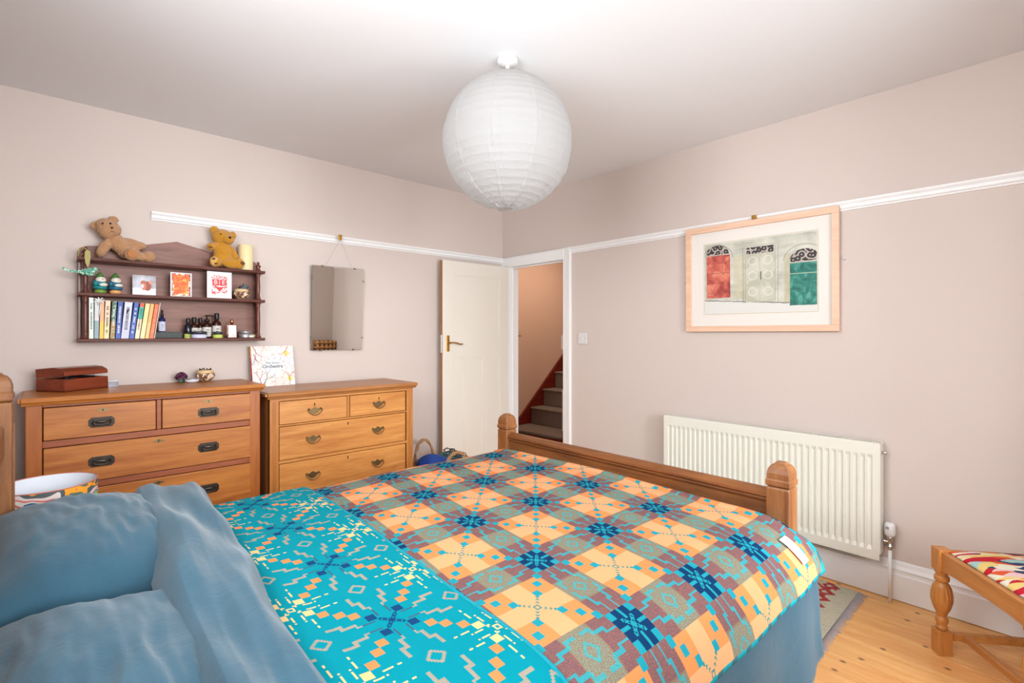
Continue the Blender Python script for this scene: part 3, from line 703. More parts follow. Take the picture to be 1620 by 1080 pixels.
# books: (x bottom, x top, width, height, depth, colours, label)
TXT = Ctx('dark_print', .6).col(rgb(60, 56, 60)).m; TXTW = flat('white_print', rgb(235, 235, 240), .6); TXTG = flat('gold_print', rgb(200, 170, 110), .6)
def spine_mat(name, top, bot, split, speck=None):
    k = Ctx(name, .45); _, _, z = k.xyz(); c = k.mix((z > split), bot, top)
    if speck:
        n = k.noise(120, 2, k.mapped((1, 1, .6))); c = k.mix((n > .56)*.8, c, speck)
    k.col(c); return k.m
bk = [(-3.003, -3.003, .019, .215, rgb(222, 232, 216), rgb(214, 228, 208), None, TXT, 'pale green book with dark spine letters, leftmost on the bottom shelf'),
 (-2.982, -2.980, .019, .210, rgb(206, 208, 206), rgb(140, 162, 172), None, None, 'silvery grey book wrapped in clear film, second on the bottom shelf'),
 (-2.961, -2.957, .017, .203, rgb(240, 170, 124), rgb(240, 190, 70), None, None, 'thin peach and yellow paperback on the bottom shelf'),
 (-2.943, -2.936, .022, .203, rgb(242, 202, 166), rgb(232, 214, 160), None, TXT, 'wider pale peach paperback on the bottom shelf'),
 (-2.917, -2.907, .020, .201, rgb(56, 92, 72), rgb(170, 128, 62), rgb(150, 180, 150), TXTW, 'dark green leafy patterned paperback on the bottom shelf'),
 (-2.894, -2.882, .021, .200, rgb(52, 82, 166), rgb(60, 90, 176), None, TXTW, 'blue paperback between the dark green and the lilac books'),
 (-2.871, -2.853, .034, .200, rgb(206, 208, 226), rgb(196, 198, 216), None, TXT, 'thick lilac-white book, widest on the bottom shelf'),
 (-2.835, -2.812, .021, .199, rgb(46, 78, 164), rgb(56, 90, 180), None, TXTW, 'blue paperback right of the thick lilac-white book'),
 (-2.811, -2.786, .020, .198, rgb(40, 168, 146), rgb(240, 222, 184), None, TXT, 'teal and cream paperback with red top on the bottom shelf'),
 (-2.788, -2.762, .021, .196, rgb(240, 208, 140), rgb(244, 216, 160), None, None, 'pale yellow paperback on the bottom shelf'),
 (-2.765, -2.739, .017, .195, rgb(248, 170, 94), rgb(250, 190, 120), None, None, 'light orange paperback on the bottom shelf'),
 (-2.746, -2.719, .019, .194, rgb(238, 98, 44), rgb(238, 110, 60), None, TXTG, 'vivid orange-red paperback on the bottom shelf'),
 (-2.724, -2.697, .004, .200, rgb(240, 230, 210), rgb(236, 226, 206), None, None, 'thin cream booklet leaning at the right end of the books')]
PAGES = flat('book_pages', rgb(226, 218, 202), .85)
SZ = 1.3125
for i, (xb_, xt_, wd, hh, c1, c2, sp_, tm, lab) in enumerate(bk):
    ang = math.atan2(xt_-xb_, hh)
    t = thing('book', lab, 'book', (xb_, -.135, SZ+ .0005), 0, 'books on the bottom shelf'); t.rotation_euler = (0, ang, 0)
    dd = .115
    m = spine_mat('book_cover', c1, c2, hh*(.45 if i != 8 else .55), sp_)
    w_ = wd-.0012
    cutz = w_*math.sin(ang)
    bm = NB(); prism(bm, [(0, 0), (w_, math.tan(ang)*w_*.0+.0), (w_, hh), (0, hh)], 'xz', 0, .0015); prism(bm, [(0, 0), (.0012, 0), (.0012, hh), (0, hh)], 'xz', .0015, dd); prism(bm, [(w_-.0012, 0), (w_, 0), (w_, hh), (w_-.0012, hh)], 'xz', .0015, dd)
    obj('cover', bm, m, t)
    if w_ > .006:
        bm = NB(); box(bm, .0013, w_-.0013, .0016, dd-.002, .002, hh-.002); obj('page_block', bm, PAGES, t)
    if tm:
        bm = NB(); z_ = .03 if i % 2 else .05
        r = random.Random(i)
        while z_ < hh-.03:
            l = r.uniform(.003, .009); box(bm, w_*.3, w_*.7, -.0006, -.0001, z_, z_+l*.6); z_ += l*.6+.003
            if r.random() < .12: z_ += .012
        obj('spine_print', bm, tm, t)
    if i == 8:
        bx('red_band', .0, w_, -.0006, -.0001, hh-.022, hh-.001, flat('red_band', rgb(226, 84, 60)), t, 0)
    if i == 6:
        bm = NB(); prism(bm, [(.010, .15), (.020, .17), (.016, .16), (.024, .165), (.012, .13)], 'xz', -.0006, -.0001); obj('spine_emblem', bm, TXT, t)
# tissue bow over the second book
TIS = flat('white_tissue', rgb(232, 234, 232), .8)
bm = NB()
for k in range(7):
    a = k*.9; tube(bm, [(0, 0, 0), (.018*math.cos(a), -.006-.004*(k % 2), .014*math.sin(a)+.008), (.03*math.cos(a), -.004, .020*math.sin(a))], .003, 6, rfun=lambda q: .0035*(1-q)+.0012)
tube(bm, [(0, -.004, 0), (.004, -.006, -.04), (-.002, -.004, -.075)], .003, 6)
t = tag(obj('tissue_bow', bm, TIS), 'crumpled white ribbon bow on top of the books at the left', 'bow'); t.location = (-2.962, -.139, SZ+.196)

# bottles, jars etc on the bottom shelf
AMBER = flat('amber_glass', rgb(58, 26, 18), .08, var=.2); COBALT = flat('cobalt_glass', rgb(14, 22, 84), .06, var=.1); DKBL = flat('blue_black_glass', rgb(24, 26, 36), .08)
LABEL = flat('paper_label', rgb(214, 208, 200), .7, var=.03); LILAC = flat('lilac_label', rgb(206, 206, 230), .6, var=.03); LIME = flat('lime_label', rgb(196, 206, 100), .6)
def bottle(lab, loc, r, h, bodym, labm, kind, lz=(.15, .55), name='bottle'):
    t = thing(name, lab, 'bottle', loc, 0, 'bottles on the bottom shelf')
    bh = h*.66
    bm = NB(); lathe(bm, [(r*.9, 0), (r, .003), (r, bh*.82), (r*.85, bh*.92), (r*.42, bh), (r*.42, bh+h*.03)], (0,0,0), 24); obj('bottle_body', bm, bodym, t)
    if labm:
        bm = NB(); lathe(bm, [(r+.0004, bh*lz[0]), (r+.0004, bh*lz[1]*1.4)], (0,0,0), 24, caps=False); l = obj('label', bm, labm, t)
        bm = NB()
        for k in range(3):
            box(bm, -r*.35, r*(.1+.12*k), -r-.0012, -r-.0004, bh*(lz[0]+.12+.14*k), bh*(lz[0]+.16+.14*k))
        obj('label_print', bm, TXT, l)
    z = bh+h*.03
    if kind == 'pump':
        bm = NB(); lathe(bm, [(r*.62, z), (r*.62, z+h*.10), (r*.3, z+h*.12), (r*.16, z+h*.13), (r*.16, z+h*.25)], (0,0,0), 16)
        tube(bm, [(0, 0, z+h*.26), (r*.6, -r*.5, z+h*.27), (r*1.5, -r*.9, z+h*.22)], r*.15, 8); lathe(bm, [(r*.4, z+h*.23), (r*.4, z+h*.29)], (0,0,0), 12); obj('pump', bm, BLACK, t)
    elif kind == 'dropper':
        bm = NB(); lathe(bm, [(r*.5, z), (r*.5, z+h*.12), (r*.34, z+h*.14), (r*.36, z+h*.27), (r*.2, z+h*.31)], (0,0,0), 16, flute=(z, z+h*.12, r*.05)); obj('dropper_cap', bm, BLACK, t)
    else:
        bm = NB(); lathe(bm, [(r*.52, z), (r*.56, z+h*.02), (r*.56, z+h*.2), (r*.5, z+h*.24), (r*.3, z+h*.25)], (0,0,0), 16, flute=(z+h*.03, z+h*.19, r*.05)); obj('cap', bm, BLACK, t)
    return t
# dark slate soap block under the blue bottle
t = thing('slate_block', 'dark grey-green stone slab lying on the bottom shelf beside the books', 'stone block', (-2.655, -.095, SZ))
bm = NB(); box(bm, -.066, .066, -.028, .028, 0, .036); bmesh.ops.subdivide_edges(bm, edges=bm.edges, cuts=6, use_grid_fill=True)
for v in bm.verts: v.co += Vector((mnoise.noise(v.co*40), mnoise.noise(v.co*40+Vector((9, 0, 0))), 0))*.003
obj('slab', bm, flat('slate', rgb(76, 82, 80), .6, var=.2, nsc=60, bump=.3), t, bevel=.003)
bottle('cobalt blue dropper bottle with lilac label standing on the stone slab', (-2.682, -.095, SZ+.0375), .0165, .125, COBALT, LILAC, 'dropper', (.05, .5))
bottle('small blue-black bottle with white label, leftmost of the dark bottles', (-2.553, -.082, SZ), .020, .125, DKBL, LIME, 'cap', (.0, .22))
bottle('brown glass bottle with white label standing behind the wide lilac jar', (-2.520, -.070, SZ), .022, .132, AMBER, LABEL, 'cap', (.1, .5))
bottle('slim dark brown bottle second from left behind the jars', (-2.483, -.048, SZ), .017, .130, AMBER, LABEL, 'cap', (.1, .5))
bottle('brown pump bottle with cream and lime label between the two jars', (-2.455, -.080, SZ), .024, .142, AMBER, LABEL, 'pump', (.1, .5))
bottle('tallest brown bottle with white label behind the small lime jar', (-2.402, -.075, SZ), .024, .162, AMBER, LABEL, 'cap', (.1, .5))
def jar(lab, loc, r, h, m_, name='jar'):
    t = thing(name, lab, 'jar', loc)
    bm = NB(); lathe(bm, [(r*.95, 0), (r, .002), (r, h*.55)], (0,0,0), 32); obj('jar_body', bm, m_, t)
    bm = NB(); lathe(bm, [(r*1.02, h*.56), (r*1.02, h*.96), (r*.97, h), (r*.2, h)], (0,0,0), 32); obj('jar_lid', bm, flat('charcoal_lid', rgb(52, 56, 60), .4), t)
jar('wide low cosmetic jar with lilac label and charcoal lid', (-2.505, -.122, SZ), .040, .040, LILAC)
jar('smaller cosmetic jar with lime label and charcoal lid', (-2.407, -.124, SZ), .026, .038, LIME)
t = thing('perfume_bottle', 'square clear perfume bottle with copper stopper on the bottom shelf', 'perfume bottle', (-2.326, -.105, SZ))
bm = NB(); box(bm, -.026, .026, -.014, .014, 0, .082); obj('glass_body', bm, glassy('perfume_glass', rgb(222, 180, 166), .04, .85), t, bevel=.004)
COPPER = flat('copper', rgb(222, 138, 100), .25, 1)
bm = NB(); lathe(bm, [(.008, .0825), (.008, .088), (.0095, .089), (.0095, .112), (.007, .114)], (0,0,0), 16); obj('stopper', bm, COPPER, t)
bm = NB(); box(bm, -.021, .021, -.010, .010, .006, .020); obj('perfume', bm, flat('perfume_amber', rgb(226, 128, 84), .2), t, bevel=.002)
t = thing('round_tin', 'round silver tin with knobbed lid at the right end of the bottom shelf', 'tin', (-2.246, -.088, SZ))
bm = NB(); lathe(bm, [(.036, 0), (.037, .002), (.037, .030)], (0,0,0), 32); obj('tin_body', bm, STEEL, t)
bm = NB(); lathe(bm, [(.038, .0305), (.038, .040), (.034, .042), (.008, .043), (.005, .046), (.006, .052), (.001, .054)], (0,0,0), 32); obj('tin_lid', bm, STEEL, t)
bm = NB(); ell(bm, (0, 0, .0095), (.018, .013, .0095), seg=20, ring=12); t = tag(obj('white_pebble', bm, flat('white_stone', rgb(232, 228, 222), .5)), 'white flat pebble in front of the silver tin', 'pebble'); t.location = (-2.225, -.138, SZ)
bx_ = bx('small_box', -.012, .012, -.010, .010, 0, .022, flat('yellow_card', rgb(206, 178, 120), .6), None, .001); tag(bx_, 'tiny mustard box right of the silver tin', 'box'); bx_.location = (-2.195, -.075, SZ)

# middle shelf
MZ = 1.5535
def gnome(lab, x_, blue, basec, hat_bud):
    t = thing('gnome_figurine', lab, 'figurine', (x_, -.112, MZ), math.radians(20), 'gnome figurines')
    bm = NB(); lathe(bm, [(.022, 0), (.026, .004), (.025, .016), (.020, .020)], (0,0,0), 24); obj('base', bm, basec, t)
    bm = NB(); lathe(bm, [(.026, .0205), (.031, .026), (.031, .034), (.026, .038)], (0,0,0), 24); obj('belt', bm, blue, t)
    bm = NB(); lathe(bm, [(.024, .0385), (.028, .048), (.025, .062), (.018, .068)], (0,0,0), 24); ell(bm, (-.024, -.006, .052), (.010, .012, .016)); obj('coat', bm, blue, t)
    WHT = flat('gnome_white', rgb(232, 224, 212), .4)
    bm = NB(); ell(bm, (0, -.006, .070), (.023, .022, .020)); ell(bm, (.006, -.020, .046), (.020, .012, .010)); obj('beard', bm, WHT, t)
    ell_ = NB(); ell(ell_, (0, -.0265, .074), (.005, .004, .004)); obj('nose', ell_, flat('gnome_nose', rgb(226, 170, 140)), t)
    bm = NB(); lathe(bm, [(.022, .083), (.020, .088), (.012, .102), (.004, .112), (.001, .115)], (0, .002, 0), 20)
    if hat_bud: ell(bm, (0, -.012, .100), (.006, .005, .006))
    obj('hat', bm, flat('gnome_green', rgb(78, 120, 60), .4), t)
gnome('left ceramic gnome in a plain green pointed hat and teal coat', -2.957, flat('teal_glaze', rgb(32, 140, 146), .25, var=.2), flat('leaf_glaze', rgb(120, 150, 60), .3), False)
gnome('right ceramic gnome in a green hat with a bud, orange base', -2.893, flat('blue_glaze', rgb(40, 110, 140), .25, var=.2), flat('orange_glaze', rgb(222, 160, 96), .3), True)
def card(lab, x0, w_, h, front, y_=-.115, tilt=0, leaf=.05, side=1):
    t = thing('greeting_card', lab, 'greeting card', (x0, y_, MZ), tilt, 'greeting cards')
    bm = NB(); box(bm, 0, w_, 0, .0012, 0, h); c = obj('card_front', bm, front, t)
    bm = NB(); 
    if side > 0: box(bm, 0, w_*.9, 0, .0012, 0, h, Matrix.Translation((w_, .0015, 0)) @ Matrix.Rotation(PI-.6, 4, 'Z') @ Matrix.Scale(-1, 4, (0, 1, 0)))
    else: box(bm, 0, w_*.9, 0, .0012, 0, h, Matrix.Translation((0, .0015, 0)) @ Matrix.Rotation(math.radians(28), 4, 'Z'))
    obj('card_back', bm, flat('card_white', rgb(222, 218, 218), .7), t)
    return t
SQ = Ctx('squirrel_card', .5); X_, Y_, Z_ = SQ.xyz(); n = SQ.noise(14, 3)
c = SQ.ramp(n, [(.35, rgb(150, 152, 160)), (.55, rgb(196, 196, 204)), (.7, rgb(224, 224, 232))])
c = SQ.mix((Z_ < .03+(n*.02)), c, rgb(226, 228, 238))
def elf(cx, cz, rx, rz): return (((X_-cx)*(X_-cx)/(rx*rx)+(Z_-cz)*(Z_-cz)/(rz*rz)) < 1.0)
nn = (n-.5)*.02
c = SQ.mix(elf(.068, .053, .019, .026), c, rgb(164, 78, 54)); c = SQ.mix(elf(.050, .070, .013, .013), c, rgb(182, 96, 70)); c = SQ.mix(elf(.052, .050, .012, .020), c, rgb(200, 120, 96)); c = SQ.mix(elf(.046, .052, .006, .012), c, rgb(232, 210, 204)); c = SQ.mix(elf(.085, .075, .010, .012), c, rgb(210, 150, 130))
SQ.col(c); SQ = SQ.m
card('square grey photo card of a red squirrel in snow', -2.818, .108, .112, SQ, -.100, math.radians(5), side=1)
OR_ = Ctx('orange_floral_card', .5); X_, Y_, Z_ = OR_.xyz(); n = OR_.noise(60, 3, None, .6, 1); n3 = OR_.noise(40, 2)
c = OR_.ramp(n, [(.40, rgb(226, 90, 30)), (.5, rgb(240, 120, 40)), (.60, rgb(250, 170, 50)), (.68, rgb(240, 226, 200))], 'CONSTANT')
d_ = ((X_-.052).ab()/.043).mx((Z_-.070).ab()/.064) + (n3-.5)*.9
c = OR_.mix((d_ > .92), c, OR_.ramp(n3, [(.4, rgb(60, 60, 90)), (.48, rgb(200, 110, 110)), (.56, rgb(230, 220, 190))], 'CONSTANT'))
brd = ((X_-.0525).ab() > .0465).mx(((Z_-.0695).ab() > .0645)); c = OR_.mix(brd, c, rgb(238, 232, 226)); OR_.col(c); OR_ = OR_.m
card('tall white-bordered card with an orange floral print', -2.645, .105, .139, OR_, -.118, math.radians(2), side=1)
MG = Ctx('red_print_card', .5); X_, Y_, Z_ = MG.xyz(); n = MG.noise(34, 2, MG.mapped((1, 1, 2.4)), .5, 1.5)
inside = ((X_-.066).ab() < .042)*((Z_-.080).ab() < .058); lines = (n > .52)
red = rgb(206, 48, 48); c = MG.mix(inside*lines, rgb(232, 228, 230), rgb(206, 70, 66))
blk = (((X_-.046).ab() < .018).mx(((X_-.085).ab() < .018)))*((Z_-.095).ab() < .019); c = MG.mix(blk, c, red)
hz = ((X_-.066).ab()*1.15 < (Z_-.040)*1.0)*(Z_ < .068); c = MG.mix(hz, c, red)
bar = ((X_-.066).ab() < .034)*((Z_-.126).ab() < .009); c = MG.mix(bar, c, red); MG.col(c); MG = MG.m
t = card('large white card with red hand-drawn lettering MAGIC BE', -2.463, .132, .160, MG, -.125, math.radians(1), side=-1)
CW = flat('card_lettering_white', rgb(244, 238, 234), .6)
text('lettering', 'MAGIC', .023, (.066, -.0006, .126), (PI/2, 0, 0), CW, t, bold=.0005); text('lettering', 'B', .036, (.045, -.0006, .095), (PI/2, 0, 0), CW, t); text('lettering', 'E', .036, (.087, -.0006, .095), (PI/2, 0, 0), CW, t)
sp = shell_pot('shell_pot', 'brown shell pot with cream rim holding pens on the middle shelf', (-2.272, -.100, MZ), .98)
PENB = flat('pen_blue', rgb(24, 70, 110), .3); PENT = flat('pen_teal', rgb(30, 130, 130), .3)
for k, (dx_, mm) in enumerate(((.0, PENB), (.012, PENT), (-.010, BLACK), (.020, PENB))):
    bm = NB(); tube(bm, [(-.015+dx_, 0, .035), (.012+dx_*1.6, -.008, .098-.006*k)], .0035, 8)
    p = tag(obj('pen', bm, mm), ['navy pen standing in the shell pot', 'teal pen standing in the shell pot', 'black pen leaning left in the shell pot', 'rightmost blue pen in the shell pot'][k], 'pen', 'pens in the shell pot'); p.location = (-2.272, -.100+.004*k, MZ)

# ------------------------------------------------------------------ teddy bears and candle on the top shelf
TZ = 1.7375
def fur(name, dark, light, sc=160):
    k = Ctx(name, .95, 0, .1); n = k.noise(sc, 3, None, .6, 1.2); n2 = k.noise(30, 3)
    k.col(k.mix(n*.7+n2*.3, dark, light)); k.bump(n, .9, .006); k.b.inputs['Sheen Weight'].default_value = .3; return k.m
def blend(name, parts, mat, parent, vox=.0035, disp=.0015, dsc=120):
    """several ellipsoids fused into one skin"""
    bm = NB()
    for p in parts:
        c, r = p[0], p[1]; rot = p[2] if len(p) > 2 else None
        ell(bm, c, r, rot, 24, 16)
    o = obj(name, bm, mat, parent)
    m = o.modifiers.new('r', 'REMESH'); m.mode = 'VOXEL'; m.voxel_size = vox; m.use_smooth_shade = True
    m = o.modifiers.new('s', 'SMOOTH'); m.iterations = 4; m.factor = .6
    tx = bpy.data.textures.new('fur', 'CLOUDS'); tx.noise_scale = .006; tx.noise_depth = 1
    m = o.modifiers.new('f', 'DISPLACE'); m.texture = tx; m.strength = disp*2; m.mid_level = .5; m.texture_coords = 'LOCAL'
    return o
def RY(d): return Matrix.Rotation(math.radians(d), 3, 'Y')
# brown bear, lounging: coordinates x along the shelf, z up
t = thing('teddy_bear', 'shaggy light brown teddy bear slumped at the left end of the shelf top', 'teddy bear', (-2.87, -.085, TZ))
BR = fur('brown_plush', rgb(146, 98, 62), rgb(222, 172, 126)); BRP = fur('brown_pad', rgb(176, 112, 64), rgb(206, 142, 92))
blend('body', [((-.052, -.010, .172), (.058, .045, .046), RY(28)), ((-.058, -.02, .152), (.040, .04, .040)), ((-.108, .0, .178), (.020, .014, .020)), ((-.030, .0, .222), (.024, .014, .018)), ((-.035, -.034, .150), (.030, .020, .022)),
   ((.0, .0, .085), (.058, .042, .042), RY(30)), ((.035, .0, .055), (.058, .045, .046), RY(25)), ((-.02, .0, .115), (.035, .034, .03)),
   ((-.066, -.012, .070), (.024, .024, .050), RY(28)), ((-.080, -.02, .040), (.022, .022, .030), RY(20)),
   ((.055, .015, .105), (.058, .024, .022), RY(14)), ((.092, .012, .094), (.026, .022, .022)),
   ((.075, -.030, .030), (.060, .026, .024), RY(6)), ((.125, -.032, .032), (.030, .024, .030)),
   ((.045, -.045, .034), (.034, .030, .033))], BR, t, .003, .0045)
bm = NB(); ell(bm, (.047, -.073, .036), (.024, .006, .023), None, 16, 10); obj('paw_pad', bm, BRP, t, label='bare tan foot pad')
for c in ((-.078, -.048, .186), (-.046, -.055, .190)):
    bm = NB(); ell(bm, c, (.0055, .005, .0055), None, 10, 8); obj('eye', bm, BLACK, t)
bm = NB(); ell(bm, (-.040, -.060, .168), (.006, .004, .004), None, 10, 8); obj('nose', bm, KEYH, t)
bm = NB(); tube(bm, [(-.052, -.056, .148), (-.036, -.058, .146), (-.024, -.050, .152)], .001, 6); obj('mouth', bm, KEYH, t)
# golden bear, sitting
t = thing('teddy_bear', 'golden yellow teddy bear sitting upright beside the candle', 'teddy bear', (-2.372, -.092, TZ))
GD = fur('golden_plush', rgb(176, 112, 16), rgb(224, 162, 44), 220); GDP = flat('paw_felt_brown', rgb(112, 70, 40), .9); GDL = fur('golden_sole', rgb(200, 150, 70), rgb(232, 190, 110))
blend('body', [((.0, .0, .190), (.062, .048, .050), RY(8)), ((-.044, .006, .232), (.026, .012, .025)), ((.056, .006, .212), (.020, .012, .026)), ((.020, -.036, .178), (.034, .028, .028)),
   ((.0, .0, .100), (.052, .040, .058)), ((.0, .0, .06), (.056, .044, .05)), ((.0, .0, .145), (.04, .034, .03)),
   ((-.054, -.015, .130), (.038, .024, .024), RY(-10)), ((-.072, -.030, .124), (.022, .020, .022)),
   ((.046, -.005, .108), (.026, .024, .048), RY(-32)), ((.064, -.012, .078), (.022, .020, .024)),
   ((-.040, -.030, .032), (.028, .040, .028)), ((-.056, -.052, .034), (.027, .014, .032)),
   ((.040, -.035, .030), (.056, .030, .030), RY(4)), ((.080, -.045, .034), (.027, .022, .033))], GD, t, .003, .0012)
bm = NB(); ell(bm, (-.058, -.0625, .034), (.022, .006, .027), RY(-12), 16, 10); s = obj('sole', bm, GDL, t, label='pale stitched sole')
bm = NB(); ell(bm, (-.064, -.068, .048), (.010, .003, .007), RY(-10), 10, 8); ell(bm, (-.052, -.068, .020), (.010, .003, .007), RY(-10), 10, 8); obj('sole_patch', bm, GDP, s)
bm = NB(); ell(bm, (.092, -.063, .036), (.016, .005, .012), None, 12, 8); obj('paw_pad', bm, GDP, t, label='brown foot pad')
bm = NB(); ell(bm, (-.074, -.045, .120), (.013, .005, .008), RY(-12), 12, 8); obj('paw_pad', bm, GDP, t, label='brown hand pad')
for c in ((-.022, -.050, .204), (.046, -.040, .194)):
    bm = NB(); ell(bm, c, (.0045, .004, .0045), None, 10, 8); obj('eye', bm, BLACK, t)
bm = NB(); ell(bm, (.024, -.065, .186), (.008, .004, .007), None, 10, 8); obj('nose', bm, KEYH, t)
bm = NB(); tube(bm, [(.008, -.058, .170), (.020, -.062, .174), (.022, -.062, .182), (.022, -.062, .174), (.032, -.058, .170)], .001, 6); obj('mouth', bm, KEYH, t)
WAX = Ctx('ivory_wax', .45); WAX.b.inputs['Subsurface Weight'].default_value = .2; WAX.col(WAX.mix(WAX.noise(4), rgb(232, 210, 160), rgb(240, 220, 172))); WAX = WAX.m
t = thing('pillar_candle', 'fat ivory pillar candle on the right end of the shelf top', 'candle', (-2.240, -.075, TZ))
bm = NB(); lathe(bm, [(.041, 0), (.042, .003), (.042, .160), (.040, .163), (.036, .160), (.006, .157)], (0,0,0), 40); obj('wax', bm, WAX, t)
bm = NB(); tube(bm, [(0, 0, .157), (.001, 0, .168)], .0012, 6); obj('wick', bm, KEYH, t)

# hanging bird ornament on the left finial
t = thing('bird_ornament', 'mint green patterned bird ornament hanging by a leafy ribbon at the shelf corner', 'ornament', (-3.010, -.165, 1.66))
BIRD = Ctx('bird_print', .6); n = BIRD.noise(130, 2, None, .5, 1); BIRD.col(BIRD.ramp(n, [(.42, rgb(60, 130, 110)), (.5, rgb(166, 210, 184)), (.6, rgb(206, 232, 210))], 'CONSTANT')); BIRD = BIRD.m
blend('body', [((0, 0, .0), (.034, .010, .017), RY(-14)), ((.030, 0, .014), (.013, .009, .012)), ((-.030, 0, -.002), (.022, .006, .009), RY(-4)), ((.008, 0, -.012), (.02, .008, .010))], BIRD, t, .0025, .0002)
bm = NB(); prism(bm, [(-.035, -.006), (-.045, .004), (-.075, .004), (-.098, .016), (-.100, .006), (-.085, -.003), (-.060, -.008)], 'xz', -.003, .003); obj('tail', bm, BIRD, t)
bm = NB(); ell(bm, (.001, -.010, .004), (.022, .003, .009), RY(-18), 12, 8); obj('wing', bm, flat('bird_wing', rgb(90, 160, 140), .6), t)
bm = NB(); lathe(bm, [(.003, 0), (.0005, .009)], (0,0,0), 8, Matrix.Translation((.042, 0, .013)) @ Matrix.Rotation(PI/2+.2, 4, 'Y')); obj('beak', bm, BLACK, t)
RIB = flat('olive_ribbon', rgb(176, 164, 96), .6, var=.15)
bm = NB(); prism(bm, [(0, .018), (-.009, .045), (-.013, .075), (-.010, .105), (0, .112), (.010, .105), (.012, .075), (.008, .045)], 'xz', -.002, .001); rb = obj('ribbon', bm, RIB, t, label='olive green leaf ribbon')
bm = NB(); tube(bm, [(0, 0, .108), (-.012, .004, .122), (-.030, .01, .118), (-.036, .016, .09), (-.034, .018, .07)], .003, 6); tube(bm, [(0, 0, .106), (.006, .030, .098), (-.006, .05, .098), (-.016, .03, .10), (0, 0, .106)], .0015, 6); obj('ribbon_loop', bm, RIB, rb)

# ------------------------------------------------------------------ framed watercolour
PY0, PY1, PZ0, PZ1 = -2.768, -1.886, 1.352, 2.026
t = thing('framed_picture', 'pale wood framed watercolour of three old doors above the radiator', 'picture', (0, (PY0+PY1)/2, PZ0))
yc = (PY0+PY1)/2; hw = (PY1-PY0)/2; hh = PZ1-PZ0; f = .036
t.rotation_euler = (0, math.radians(-.6), 0)
for nm, a in (('frame_bar', (-hw, hw, hh-f, hh)), ('frame_bar', (-hw, hw, 0, f)), ('frame_bar', (-hw, -hw+f, f, hh-f)), ('frame_bar', (hw-f, hw, f, hh-f))):
    bx(nm, -.034, -.010, a[0], a[1], a[2], a[3], FRAMEW, t, .002)
bx('mount', -.018, -.014, -hw+f, hw-f, f, hh-f, flat('mount_card', rgb(240, 234, 226), .8, var=.005), t, 0)
bm = NB(); aw0, aw1, az0, az1 = yc+2.011, yc+2.659, .116, .558
# local y: image left is +y. painting spans local y from (-2.659-yc) to (-2.011-yc)
ly0, ly1 = -2.659-yc, -2.011-yc
for a in ((ly0-.008, ly1+.008, az1+.002, az1+.008), (ly0-.008, ly1+.008, az0-.008, az0-.002), (ly0-.008, ly0-.002, az0, az1), (ly1+.002, ly1+.008, az0, az1)): box(bm, -.0188, -.0181, *a)
obj('mount_bevel', bm, flat('mount_bevel_card', rgb(222, 214, 196), .8), t)
AQ = Ctx('watercolour', .75); X_, Y_, Z_ = AQ.xyz()
u = (ly1-Y_)/(ly1-ly0); v = (Z_-az0)/(az1-az0)
n = AQ.noise(9, 5, None, .6, .6); nf = AQ.noise(40, 4, None, .6, .8); ns = AQ.noise(6, 4, AQ.mapped((1, 1, 5)), .6)
c = AQ.ramp(n*.6+ns*.4, [(.36, rgb(178, 180, 164)), (.5, rgb(206, 206, 192)), (.62, rgb(222, 220, 206))])
c = AQ.mix((((u-.34).ab() < .05)*(v > .2)*(v < .8))*(nf*.8), c, rgb(206, 196, 150)); c = AQ.mix((((u-.77).ab() < .03)*(v > .1)*(v < .75))*(nf*.9), c, rgb(190, 180, 130))
vl = v+(nf-.5)*.03
c = AQ.mix((vl < .19-(u*.10)), c, rgb(228, 228, 222)); c = AQ.mix(((vl-(.19-(u*.10))).ab() < .006), c, rgb(120, 116, 108))
def rc(a, b, c0, c1, j=.012): uu = u+(nf-.5)*j; vv_ = v+(nf-.5)*j; return (uu > a)*(uu < b)*(vv_ > c0)*(vv_ < c1)
def arch(cu, ru, v0, rv): return ((((u-cu)/ru)*((u-cu)/ru)+((v-v0)/rv)*((v-v0)/rv)) < 1.0)*(v > v0)
# faint arch outlines
a1 = arch(.13, .155, .78, .20); a2 = arch(.13, .145, .78, .185); c = AQ.mix((a1-a2)*.5, c, rgb(110, 110, 104))
a1 = arch(.90, .17, .66, .20); a2 = arch(.90, .16, .66, .185); c = AQ.mix((a1-a2)*.4, c, rgb(110, 110, 104))
redc = AQ.ramp(AQ.noise(16, 4, None, .6, 1), [(.35, rgb(160, 60, 56)), (.5, rgb(206, 96, 80)), (.65, rgb(228, 142, 116))])
redc = AQ.mix(((v*7.0).fr() < .06)*.6, redc, rgb(120, 50, 46)); c = AQ.mix(rc(.02, .255, .22, .83), c, redc)
tealc = AQ.ramp(AQ.noise(14, 4, None, .6, 1.2), [(.35, rgb(10, 92, 84)), (.5, rgb(24, 128, 116)), (.65, rgb(90, 170, 150))])
tealc = AQ.mix(((v-(.50-u*.02)).ab() < .006)*.7, tealc, rgb(190, 210, 180)); c = AQ.mix(rc(.785, 1.2, .075, .62), c, tealc)
gw = (V(AQ.nt, AQ.voro(30, AQ.vec(Y_, Z_, 0.0), dims='2D'))*11.0+nf*3.0).sin(); gr_ = AQ.mix((gw > .35), rgb(46, 40, 40), rgb(196, 186, 176))
c = AQ.mix(arch(.13, .118, .845, .13), c, gr_); c = AQ.mix(arch(.905, .125, .635, .16), c, gr_)
c = AQ.mix(rc(.41, .65, .80, .89, .004), c, gr_)
cd = AQ.ramp(n, [(.4, rgb(190, 190, 168)), (.6, rgb(216, 214, 198))]); c = AQ.mix(rc(.40, .66, .14, .79, .004), c, cd)
